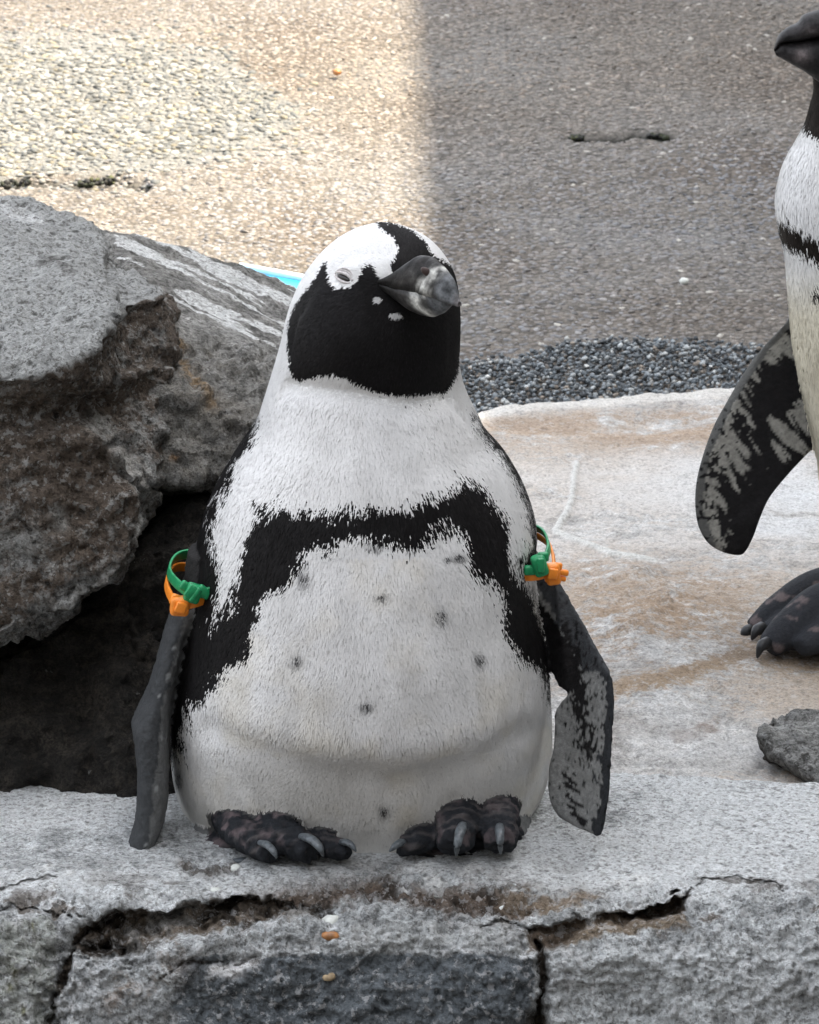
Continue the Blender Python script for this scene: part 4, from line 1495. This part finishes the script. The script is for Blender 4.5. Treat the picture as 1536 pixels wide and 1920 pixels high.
bu1, bv1 = chart(V1)
foot_t = bvh(merge([foot_l, foot_r]))
nearfoot = np.array([foot_t.find_nearest(p)[3] for p in V1.tolist()]) < 0.0035
eye_p, eye_n = cast(body_tree, 645, 521)
keep = (tag1 == 0) & ~nearfoot
keep &= np.linalg.norm(V1 - eye_p, axis=1) > 0.0085
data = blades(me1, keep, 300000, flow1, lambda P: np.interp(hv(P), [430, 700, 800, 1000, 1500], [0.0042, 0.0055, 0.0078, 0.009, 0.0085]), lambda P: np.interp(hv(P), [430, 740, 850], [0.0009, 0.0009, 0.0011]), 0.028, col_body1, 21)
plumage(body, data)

# bill
side = np.array([0.64, -0.70, -0.02])
ax = np.array([0.66, -0.75, 0.04]); ax /= np.linalg.norm(ax)
upv = np.array([-0.05, 0.02, 1.0]); upv -= ax * (upv @ ax); upv /= np.linalg.norm(upv)
sd = np.cross(ax, upv)
B0 = BILLR + np.array([-0.011, 0.009, 0.0015]) - ax * 0.012
BL = 0.098


def mandible(hs_, ws, sgn, droop, n=18, L=BL, slant=0.42):
    ts = np.linspace(0, 1, len(hs_) * 5)
    h = np.interp(ts, np.linspace(0, 1, len(hs_)), hs_)
    w = np.interp(ts, np.linspace(0, 1, len(ws)), ws)
    dr = np.interp(ts, np.linspace(0, 1, len(droop)), droop)
    V, F, T = [], [], []
    for t, hh, ww, d in zip(ts, h, w, dr):
        c = B0 + ax * (L * t) + upv * d
        for i in range(n):
            a = math.pi * i / (n - 1)
            V.append(c + sd * (ww * math.cos(a)) + upv * (sgn * hh * math.sin(a) ** 0.85) + ax * (L * slant * math.sin(a) * (1 - t) ** 1.5))
            T.append((t, math.sin(a)))
        for a in (2, 1, 0, -1, -2):
            V.append(c + sd * (ww * 0.4 * a) + upv * (sgn * 0.0004))
            T.append((t, 0))
    k = n + 5
    m = len(ts)
    for j in range(m - 1):
        for i in range(k):
            F.append([j * k + i, j * k + (i + 1) % k, (j + 1) * k + (i + 1) % k, (j + 1) * k + i])
    F.append(list(range(k)))
    F.append([(m - 1) * k + i for i in range(k)][::-1])
    return np.array(V), F, np.array(T)


def horn_col(V, T, band, bandw, lower):
    nz = fbm(V, 130, 3, 58)
    c = np.tile(np.array([0.021, 0.0195, 0.019]), (len(V), 1))
    c = c * (1 + 0.9 * nz[:, None] + 0.7 * np.abs(fbm(V, 300, 2, 63))[:, None])
    bk = (1 - sstep(0.28, 0.55, T[:, 0] + 0.10 * nz))[:, None]
    c = c * (1 - bk) + np.array([0.011, 0.0105, 0.0105]) * bk
    bnd = np.clip(1.15 * np.exp(-((T[:, 0] + 0.06 * nz + 0.05 * np.sin(T[:, 1] * 5) - band) / bandw) ** 2) * (0.75 + 0.6 * fbm(V, 220, 2, 60)), 0, 1)[:, None]
    c = c * (1 - bnd) + np.array([0.56, 0.56, 0.53]) * bnd
    tipm = sstep(band + 0.05, band + 0.16, T[:, 0])[:, None]
    c = c * (1 - tipm) + (np.array([0.105, 0.112, 0.12]) * (1 + 0.9 * nz[:, None])) * tipm
    end = sstep(0.94, 1.0, T[:, 0])[:, None]
    c = c * (1 - end) + np.array([0.12, 0.11, 0.11]) * end
    return np.clip(c, 0.01, 0.7)


bill_root = None
Vu, Fu, Tu = mandible([.004, .0135, .0215, .0265, .0275, .0262, .0235, .018, .004], [.010, .0135, .0145, .0145, .0135, .0125, .0112, .009, .002], 1, [0, .0005, .0005, 0, -.0005, -.001, -.002, -.004, -.0085], slant=0.34)
Vu = Vu - sd * (0.0016 * np.exp(-((Tu[:, 0] - 0.60 - 0.05 * np.sin(Tu[:, 1] * 4)) / 0.025) ** 2))[:, None]
Vu = Vu + (0.0011 * fbm(Vu, 160, 3, 62) * (1 - Tu[:, 0]))[:, None] * sd
meu = mesh_np('bill', Vu, Fu, True, col=horn_col(Vu, Tu, 0.72, 0.06, False))
bill = link('upper_bill', meu, M_bill, body)
Vl, Fl, Tl = mandible([.003, .0095, .016, .0200, .0215, .0205, .0155, .006], [.010, .013, .014, .014, .013, .0115, .0085, .003], -1, [0, .001, .001, 0, -.0005, -.001, -.0012, -.0012], L=BL * 0.93, slant=0.15)
link('lower_bill', mesh_np('bill', Vl, Fl, True, col=horn_col(Vl, Tl, 0.68, 0.06, True)), M_bill, body)
tree_u = BVHTree.FromPolygons([Vector(p) for p in Vu], Fu)
p, nrm = cast(tree_u, 800, 510)
if p is not None:
    V, F = ellipsoid(p, (.0055, .002, .003), 12, 8, np.array(Matrix.Rotation(0.7, 3, 'Y')))
    link('nostril', mesh_np('nostril', V, F), plain_mat('nostril_skin', (0.055, 0.035, 0.032), 0.5), body)
# eye, half closed
def frame(n):
    n = n / np.linalg.norm(n)
    x = np.cross(np.array([0, 0, 1.0]), n); x /= np.linalg.norm(x)
    return np.stack([x, np.cross(n, x), n], 1)
FR = frame(eye_n)
tl = math.radians(-14)
R2 = FR @ np.array([[math.cos(tl), -math.sin(tl), 0], [math.sin(tl), math.cos(tl), 0], [0, 0, 1]])
V, F = ellipsoid(eye_p + eye_n * 0.0002, (.0068, .0021, .0022), 20, 10, R2)
eye = link('eye', mesh_np('eye', V, F), M_eye, body)
for sg, h in ((1, 0.0036), (-1, 0.0030)):
    pts = []
    for t in np.linspace(-1, 1, 15):
        pts.append(eye_p + R2 @ np.array([t * .0092, sg * h * (1 - t * t) ** 0.6, 0.0006 + .0007 * (1 - t * t)]))
    V, F = tube(pts, [0.0004 + 0.0009 * (1 - t * t) for t in np.linspace(-1, 1, 15)], 8, 1, up=tuple(eye_n))
    link('eyelid', mesh_np('eyelid', V, F), M_lid, body)
for sg, h in ((1, 0.0072), (1, 0.0055)):
    pts = [eye_p + R2 @ np.array([t * .0095, sg * h * (1 - t * t) ** 0.6 + .0004, 0.0002]) for t in np.linspace(-1, 1, 15)]
    V, F = tube(pts, [0.0003 + 0.0005 * (1 - t * t) for t in np.linspace(-1, 1, 15)], 6, 1, up=tuple(eye_n))
    link('eyelid', mesh_np('eyelid', V, F), M_lid, body)


def claw(pts, r, parent):
    path = catmull([at(u, v, y) for u, v, y in pts], 6)
    k = len(path)
    rr_ = r * np.interp(np.linspace(0, 1, k), [0, 0.25, 0.7, 1], [0.75, 1, 0.75, 0.15])
    V, F = tube(path, rr_, 12, 0.8)
    return link('claw', mesh_np('claw', V, F), M_claw, parent)


claw([(488, 1580, -.126), (502, 1585, -.138), (514, 1598, -.146), (519, 1610, -.147)], .0037, body)
claw([(566, 1568, -.128), (584, 1574, -.142), (600, 1590, -.150), (606, 1606, -.150)], .0045, body)
claw([(640, 1578, -.118), (656, 1582, -.126), (668, 1597, -.130)], .0037, body)
claw([(868, 1546, -.124), (863, 1560, -.140), (858, 1582, -.148), (856, 1605, -.147)], .0045, body)
claw([(937, 1548, -.118), (937, 1560, -.132), (938, 1578, -.140), (939, 1602, -.139)], .0041, body)
claw([(756, 1578, -.112), (744, 1584, -.120), (730, 1597, -.122)], .0040, body)

# ---------------- flipper bands
def ribbon(pts, width, thick, wdir):
    P = catmull([at(u, v, y) for u, v, y in pts], 10, True)
    n = len(P)
    c = P.mean(0)
    V, F = [], []
    wdir = np.asarray(wdir, float)
    for i in range(n):
        t = P[(i + 1) % n] - P[i - 1]
        t /= np.linalg.norm(t)
        w = wdir - t * (wdir @ t)
        w /= np.linalg.norm(w)
        o = np.cross(t, w)
        if o @ (P[i] - c) < 0:
            o = -o
        for a, b in ((-.5, -.42), (-.42, -.5), (.42, -.5), (.5, -.42), (.5, .42), (.42, .5), (-.42, .5), (-.5, .42)):
            V.append(P[i] + w * a * width + o * b * thick)
    for i in range(n):
        j = (i + 1) % n
        for k in range(8):
            F.append([i * 8 + k, i * 8 + (k + 1) % 8, j * 8 + (k + 1) % 8, j * 8 + k])
    return V, F


def block(c, size, rotz=0.0, tilt=0.0, bev=0.25, seg=2):
    bm = bmesh.new()
    bmesh.ops.create_cube(bm, size=1.0)
    bmesh.ops.scale(bm, vec=size, verts=bm.verts)
    bmesh.ops.bevel(bm, geom=list(bm.edges), offset=min(size) * bev, segments=seg, profile=0.5, affect='EDGES')
    Rm = Matrix.Rotation(rotz, 4, 'Z') @ Matrix.Rotation(tilt, 4, 'Y')
    bmesh.ops.transform(bm, matrix=Matrix.Translation(Vector(c)) @ Rm, verts=bm.verts)
    bm.verts.index_update()
    V = [tuple(v.co) for v in bm.verts]
    F = [[v.index for v in f.verts] for f in bm.faces]
    bm.free()
    return V, F


def band(loop, width, wdir, mat, clasp, label, knobs, size, tilt):
    base = at(*loop[3])
    o = empty('flipper_band', base, label, 'flipper band', 'plastic bands around the flippers')
    V, F = ribbon(loop, width, 0.0022, wdir)
    link('strap', mesh_np('strap', V, F), mat, o)
    c = at(*clasp)
    V, F = block(c, size, 0.1, tilt, 0.28, 3)
    cl_ = link('clasp', mesh_np('clasp', V, F), mat, o)
    parts = []
    for (du, dv, dy, s) in knobs:
        parts.append(block(at(clasp[0] + du, clasp[1] + dv, clasp[2] + dy), s, 0.2, tilt + 0.3, 0.3, 2))
    V, F = merge(parts)
    link('clasp_ridge', mesh_np('clasp_ridge', V, F), mat, cl_, kind='stuff')


band([(354, 1038, .036), (328, 1047, .020), (317, 1072, -.01), (334, 1096, -.038), (362, 1112, -.056), (398, 1108, -.058), (416, 1092, -.035), (412, 1060, .018), (385, 1040, .036)], 0.0085, (0.25, -0.2, 1), M_green,
     (362, 1112, -.060), 'green plastic band on the flipper in front of the dark hollow', [(-4, -2, -.008, (.008, .004, .011)), (4, 3, -.008, (.004, .004, .013)), (20, -2, 0.0, (.012, .006, .009)), (-14, -12, 0, (.01, .006, .008))], (.0135, .010, .016), 0.35)
band([(350, 1062, .036), (326, 1066, .020), (312, 1090, -.008), (320, 1118, -.036), (338, 1133, -.056), (375, 1128, -.058), (412, 1108, -.035), (412, 1076, .018), (385, 1060, .036)], 0.0080, (0.25, -0.2, 1), M_orange,
     (337, 1136, -.060), 'orange plastic band on the flipper in front of the dark hollow', [(2, 4, -.007, (.009, .004, .009)), (-9, -12, 0, (.008, .006, .009)), (8, 9, -.003, (.007, .006, .006)), (-6, 11, -.002, (.006, .005, .006))], (.0155, .012, .016), 0.1)
band([(1004, 990, .045), (1022, 1002, .025), (1029, 1028, .0), (1018, 1052, -.03), (1000, 1068, -.045), (972, 1072, -.045), (952, 1066, -.02), (960, 1020, .02), (985, 995, .045)], 0.0065, (-0.3, -0.2, 1), M_green,
     (1012, 1060, -.050), 'green plastic band on the flipper held out over the pale rock', [(2, 0, -.008, (.006, .004, .012)), (-16, 9, 0, (.012, .006, .008)), (7, -16, .002, (.009, .006, .008))], (.012, .012, .018), -0.3)
band([(1003, 1003, .045), (1030, 1022, .022), (1038, 1046, -.004), (1036, 1066, -.034), (1012, 1080, -.048), (980, 1082, -.046), (954, 1076, -.02), (960, 1032, .02), (985, 1008, .045)], 0.0062, (-0.3, -0.2, 1), M_orange,
     (1037, 1076, -.044), 'orange plastic band with spiky clasp on the flipper over pale rock', [(16, -3, .0, (.012, .005, .005)), (12, 8, 0, (.011, .005, .004)), (10, -12, 0, (.006, .005, .008)), (-2, 10, 0, (.012, .007, .006)), (0, 0, -.007, (.008, .004, .009))], (.012, .011, .018), -0.1)

# ---------------- the standing penguin at the right
Yp = 0.50
def fixed(v):
    return lambda z: v
tabz = lambda row: at(768, row, Yp)[2]
R2p = [(1215, 1560, 1730), (1180, 1548, 1748), (1120, 1545, 1765), (1000, 1543, 1790), (900, 1537, 1800), (840, 1529, 1802), (760, 1511, 1798), (700, 1497, 1790), (640, 1486, 1780), (560, 1479, 1765), (500, 1474, 1750), (470, 1470, 1744), (430, 1461, 1735), (390, 1456, 1726), (360, 1457, 1716), (320, 1467, 1700), (290, 1480, 1686), (260, 1497, 1668), (230, 1511, 1650), (200, 1519, 1636), (170, 1526, 1630), (140, 1524, 1632), (110, 1515, 1640), (80, 1512, 1642), (50, 1520, 1630), (30, 1535, 1608), (20, 1552, 1590)]
zz2 = [tabz(r[0]) for r in R2p]
wd = [(r[2] - r[1]) / 2 / 1900.0 for r in R2p]
dep_t = sorted((z, w * 0.92) for z, w in zip(zz2, wd))
body2 = loft(R2p, fixed(Yp), ip(dep_t), ip(dep_t), 80, 110)
FO2 = catmull([(1500, 575), (1470, 610), (1432, 650), (1398, 695), (1365, 750), (1338, 800), (1318, 855), (1306, 905), (1304, 950), (1311, 990), (1330, 1020), (1358, 1036), (1386, 1041), (1398, 1034), (1412, 1008), (1424, 975), (1440, 938), (1462, 908), (1490, 876), (1520, 845), (1550, 815), (1600, 760), (1610, 640), (1560, 580)], 5, True)
def fl2Y(u, v):
    return Yp + 0.035 - 0.05 * sstep(650, 1040, v)
flip2 = prism([at(u, v, fl2Y(u, v) - .006) for u, v in FO2], [at(u, v, fl2Y(u, v) + .006) for u, v in FO2])
zf = zplat(at(1480, 1230, .44)[0], 0.44)
def on(u, v, y, h):
    p = at(u, v, y)
    return p
foot2 = merge([toe([(1590, 1120, .50), (1540, 1135, .465), (1490, 1172, .445), (1440, 1214, .43)], [.022, .024, .023, .020, .013]),
               toe([(1610, 1130, .50), (1570, 1165, .45), (1535, 1195, .425), (1500, 1215, .41)], [.022, .022, .02, .016, .010]),
               toe([(1600, 1140, .52), (1600, 1190, .46), (1590, 1225, .42)], [.022, .02, .016, .01]),
               ellipsoid(at(1530, 1190, .45), (.05, .035, .014))])
foot3 = merge([toe([(1580, 1085, .56), (1520, 1105, .535), (1465, 1140, .52), (1412, 1180, .51)], [.019, .020, .019, .017, .011]),
               toe([(1600, 1100, .54), (1540, 1130, .515), (1480, 1165, .50), (1440, 1185, .492)], [.018, .018, .017, .015, .010])])
parts2 = [body2, flip2, foot2, foot3]
V, F = merge(parts2)
me2 = remesh(mesh_np('t', V, F, False), 0.0021, 3)
V2, N2 = get_v(me2), get_n(me2)
tag2 = nearest_part(V2, [bvh(p) for p in parts2])
BAND2 = [(1440, 400), (1460, 418), (1476, 421), (1506, 441), (1540, 460), (1600, 480), (1660, 500), (1700, 560), (1700, 900), (1690, 1000), (1670, 900), (1655, 640), (1620, 556), (1570, 524), (1536, 503), (1515, 487), (1490, 477), (1470, 462), (1440, 450)]


def col_body2(P, n, rng):
    k = len(P)
    u, v = chart(P)
    u2, v2 = u + rng.normal(0, 4, k), v + rng.normal(0, 6, k)
    b = v2 < np.interp(u2, [1490, 1505, 1520, 1536, 1600, 1660], [236, 246, 258, 264, 285, 300])
    b |= inpoly(u2, v2, BAND2) | (u2 > 1725)
    b |= ((u2 - 1532) / 7) ** 2 + ((v2 - 557) / 12) ** 2 < 1
    b |= (P[:, 1] > Yp + 0.05)
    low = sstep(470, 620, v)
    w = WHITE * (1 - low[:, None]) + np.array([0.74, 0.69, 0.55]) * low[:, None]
    c = np.where(b[:, None], np.array([0.013, 0.0105, 0.009]) * (1 + np.abs(rng.normal(0, 0.4, k)))[:, None], w * (1 + rng.normal(0, 0.06, k))[:, None])
    chk = np.exp(-(np.hypot((u - 1508) / 12.0, (v - 106) / 9.0)) ** 2)
    c = c * (1 - chk[:, None]) + np.array([0.16, 0.14, 0.14]) * chk[:, None]
    return np.clip(c, 0.006, 0.85)


def skin_col2(V, N, tag):
    u, v = chart(V)
    c = col_body2(V, N, np.random.default_rng(5))
    a_, b_ = (u - 1400) * 0.80 + (v - 800) * -0.6, (u - 1400) * 0.6 + (v - 800) * 0.8
    Q = np.stack([a_ / 8.0, b_ / 42.0, 0 * u], 1)       # streaks run along the feather rows
    s = fbm(Q @ np.array([[.7, .7, 0], [-.7, .7, 0], [0, 0, 1]]), 1.0, 4, 88)
    lead = pdist(u, v, [(1500, 575), (1432, 650), (1365, 750), (1318, 855), (1304, 950), (1330, 1020)])
    m = 0.75 * np.exp(-(pdist(u, v, [(1530, 690), (1470, 720), (1420, 790), (1440, 860), (1400, 940), (1390, 1020)]) / 38.0) ** 2) + 0.40 * s + 0.25 * fbm(V, 22, 2, 45) - 0.27
    m += 0.55 * np.exp(-(pdist(u, v, [(1390, 1035), (1440, 935), (1490, 870), (1530, 830)]) / 16.0) ** 2)
    mm = sstep(-0.06, 0.10, m + 0.06 * fbm(V, 300, 2, 46))[:, None]
    g = np.array([0.25, 0.243, 0.218]) * (1 - mm) + BLACK * 1.3 * mm
    g = g * (1 + 0.25 * fbm(V, 330, 2, 47))[:, None]
    g = np.where((lead < 12)[:, None], np.array([0.10, 0.10, 0.095]), g)
    sp = (lead < 50) & (fbm(V, 200, 2, 44) > 0.35) & (v > 760)
    g = np.where(sp[:, None], BLACK * 1.5, g)
    c = np.where((tag == 1)[:, None], g, c)
    pk = np.clip((fbm(V, 60, 4, 53) - 0.28) * 3, 0, 1)[:, None]
    f = np.array([0.030, 0.032, 0.037]) * (1 - pk) + np.array([0.13, 0.105, 0.105]) * pk
    return np.where((tag >= 2)[:, None], f, c)


peng2 = empty('penguin', at(1640, 1210, Yp), 'penguin standing on the pale platform, cut by the right edge of the picture', 'penguin')
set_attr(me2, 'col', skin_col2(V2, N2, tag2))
body2o = link('body', me2, M_body, peng2)
keep2 = (tag2 == 0)
u_2, v_2 = chart(V2)
data = blades(me2, keep2, 110000, lambda P, n: np.tile(np.array([0.05, -0.05, -1.0]), (len(P), 1)), lambda P: np.interp(hv(P), [100, 280, 400], [0.005, 0.009, 0.011]), lambda P: np.full(len(P), 0.0012), 0.025, col_body2, 31)
plumage(body2o, data)
# its bill, pointing left and a little up
tipp, root = at(1450, 92, Yp - 0.03), at(1540, 78, Yp - 0.012)
def bill2(edge_top, edge_bot, w):
    V, F = [], []
    n = 14
    for k, ((u1, v1), (u2, v2)) in enumerate(zip(edge_top, edge_bot)):
        y = Yp - 0.03 + 0.012 * k / (len(edge_top) - 1)
        a, b = at(u1, v1, y), at(u2, v2, y)
        c, h = (a + b) / 2, np.linalg.norm(a - b) / 2
        d = (a - b) / (np.linalg.norm(a - b) + 1e-9)
        for i in range(n):
            g = 2 * math.pi * i / n
            V.append(c + d * h * math.cos(g) + np.array([0, w[k] * math.sin(g), 0]))
    for k in range(len(edge_top) - 1):
        for i in range(n):
            F.append([k * n + i, k * n + (i + 1) % n, (k + 1) * n + (i + 1) % n, (k + 1) * n + i])
    F.append(list(range(n))[::-1])
    F.append([(len(edge_top) - 1) * n + i for i in range(n)])
    return V, F


et = catmull([(1451, 90), (1459, 68), (1476, 52), (1496, 42), (1508, 27), (1540, 17)], 5)
em = catmull([(1452, 96), (1464, 80), (1480, 78), (1500, 76), (1520, 72), (1545, 68)], 5)
eb = catmull([(1456, 104), (1470, 112), (1488, 122), (1506, 132), (1524, 145), (1545, 160)], 5)
wv = np.interp(np.linspace(0, 1, len(et)), [0, .2, .6, 1], [.003, .009, .014, .02])
for nm, a_, b_ in (('upper_bill', et, em), ('lower_bill', em - np.array([0, 1.0]), eb)):
    V, F = bill2(a_, b_, wv)
    V = np.array(V)
    nz = fbm(V, 90, 3, 59)
    uu, vv = chart(V)
    V = V + np.array([0, -1, 0]) * (0.0012 * np.abs(fbm(V, 110, 3, 64)))[:, None]
    c = np.array([0.014, 0.013, 0.0135]) * (1 + 1.2 * nz[:, None] + 0.8 * np.abs(fbm(V, 220, 2, 65))[:, None])
    pk = np.exp(-(np.hypot((uu - 1503) / 13.0, (vv - 104) / 10.0)) ** 2)[:, None] if nm == 'lower_bill' else 0.4 * np.exp(-(np.hypot((uu - 1520) / 14.0, (vv - 58) / 8.0)) ** 2)[:, None]
    c = c * (1 - pk) + np.array([0.22, 0.19, 0.19]) * pk
    link(nm, mesh_np(nm, V, F, True, col=np.clip(c, .01, .6)), M_bill, body2o)
for pts in ([(1412, 1180, .508), (1398, 1185, .50), (1392, 1200, .497)], [(1430, 1176, .49), (1418, 1184, .482), (1410, 1200, .478)], [(1440, 1205, .425), (1428, 1212, .415), (1420, 1234, .412)]):
    path = catmull([at(*p) for p in pts], 5)
    V, F = tube(path, np.interp(np.linspace(0, 1, len(path)), [0, .4, 1], [.006, .006, .001]), 10)
    link('claw', mesh_np('claw', V, F), M_claw2, body2o)

# ------------------------------------------------------------------ small things lying about
LT = BVHTree.FromPolygons([Vector(p) for p in LV], [list(map(int, f)) for f in get_tri] ) if False else None
sel = (lv > 1480)
selF = (lv[grid(xs_l, ss)[2]].min(1) > 1500) & (np.abs(LV[grid(xs_l, ss)[2][:, 0], 0]) < 0.37)
FL_ = grid(xs_l, ss)[2][selF]
LT = BVHTree.FromPolygons(LV.tolist(), FL_.tolist())


def lay_stone(px, py, w, h, name, label, cat, mat, rz=0.0, seed=0):
    p, n = cast(LT, px, py)
    if p is None:
        return
    V, F = ico(2)
    rng_ = np.random.default_rng(seed)
    V = V * (1 + 0.12 * rng_.uniform(-1, 1, (len(V), 1)))
    sc = 1.0 / 2300
    V = V * np.array([w * sc / 2, h * sc * 0.75, h * sc / 2])
    c, s = math.cos(rz), math.sin(rz)
    V = np.stack([V[:, 0] * c - V[:, 2] * s, V[:, 1], V[:, 0] * s + V[:, 2] * c], 1)
    V = V + p + n * (h * sc * 0.28)
    link(name, mesh_np(name, V, F), mat, loc=p, label=label, cat=cat)


M_wst = plain_mat('white_stone', (0.62, 0.64, 0.60), 0.6, 0.3, 0.15, 120, bump=0.0005)
M_amb = plain_mat('amber_stone', (0.34, 0.15, 0.05), 0.35, 0.5, 0.5, 160, bump=0.0006)
M_tan = plain_mat('tan_stone', (0.38, 0.29, 0.18), 0.6, 0.3, 0.4, 200, bump=0.0006)
lay_stone(619, 1724, 42, 24, 'pebble', 'smooth oval white pebble in the brown recess below the penguin', 'pebble', M_wst, 0.5, 1)
lay_stone(617, 1755, 38, 20, 'pebble', 'amber-brown pebble just below the oval white pebble', 'pebble', M_amb, -0.1, 2)
lay_stone(617, 1835, 26, 16, 'pebble', 'small tan chip on the dark pitted block', 'pebble', M_tan, 0.1, 3)
lay_stone(406, 1668, 26, 12, 'pebble', 'flat white chip near the left lip of the ledge', 'chip', M_wst, -0.2, 4)
lay_stone(440, 1627, 22, 16, 'pebble', 'cream pebble in dark debris left of the penguin toes', 'pebble', M_wst, 0.0, 5)
lay_stone(856, 1607, 26, 8, 'pebble', 'white flake under the middle claw of the right-hand foot', 'chip', M_wst, 0.0, 6)
lay_stone(455, 1611, 40, 12, 'pebble', 'flat grey pebble beside the left-hand foot', 'pebble', M_claw, 0.0, 7)


def feather(p0, p1, w, label, mat=None, name='feather', cat='feather'):
    a, n = cast(LT, *p0)
    b, n2 = cast(LT, *p1)
    if a is None or b is None:
        return
    a, b = a + n * 0.001, b + n2 * 0.003
    d = b - a
    s = np.cross(d, n); s /= np.linalg.norm(s)
    V, F = [], []
    K = 9
    for k in range(K):
        t = k / (K - 1)
        wd_ = w * math.sin(math.pi * (0.08 + 0.88 * t)) ** 0.7 * 0.5
        c = a + d * t + n * (0.003 * math.sin(math.pi * t))
        V += [c - s * wd_ + n * .0006, c + n * .0012, c + s * wd_ + n * .0006, c - n * .0003]
    for k in range(K - 1):
        for i in range(4):
            F.append([k * 4 + i, k * 4 + (i + 1) % 4, k * 4 + 4 + (i + 1) % 4, k * 4 + 4 + i])
    F += [[0, 1, 2, 3][::-1], [K * 4 - 4, K * 4 - 3, K * 4 - 2, K * 4 - 1]]
    link(name, mesh_np(name, V, F), mat or M_fw, loc=a, label=label, cat=cat)


M_fw = plain_mat('white_feather', (0.74, 0.76, 0.74), 0.6, 0.2, 0.1, 300)
M_tw = plain_mat('twig_bark', (0.05, 0.038, 0.03), 0.8, 0.2, 0.4, 200)
feather((522, 1621), (541, 1609), .0035, 'thin white feather at the tip of the left-hand foot')
feather((812, 1678), (828, 1676), .0055, 'curled white feather tuft below the right-hand foot')
feather((832, 1698), (842, 1684), .0035, 'short white feather beside the dark twig')
feather((935, 1712), (957, 1697), .0050, 'white feather left of the dark hole in the ledge')
feather((548, 1640), (556, 1632), .004, 'tiny white feather in front of the left-hand foot')
feather((660, 1775), (682, 1776), .003, 'white sliver lying on the top edge of the dark block')
feather((690, 1776), (708, 1775), .003, 'shorter white sliver beside the first one on the dark block edge')
feather((846, 1682), (888, 1700), .0050, 'dark brown twig lying on the ledge', M_tw, 'twig', 'twig')

# bright loose stones on the yard
for (u, v, r, lab) in [(1283, 527, .0062, 'lone bright white pebble on the shaded yard behind the penguins'), (632, 135, .0065, 'rusty brown pebble on the sunlit yard near the shadow edge')]:
    p = atz(u, v, 0.05)
    for _ in range(5):
        p = atz(u, v, float(zgrid(np.array([p[0]]), np.array([p[1]]))[0]) + r * 0.6)
    V, F = ico(2)
    V = V * np.random.default_rng(int(u)).uniform(0.85, 1.15, (len(V), 1)) * np.array([r * 1.1, r, r * 0.8]) + p
    link('pebble', mesh_np('pebble', V, F), M_wst if u > 1000 else M_amb, loc=p - np.array([0, 0, r * .7]), label=lab, cat='pebble')
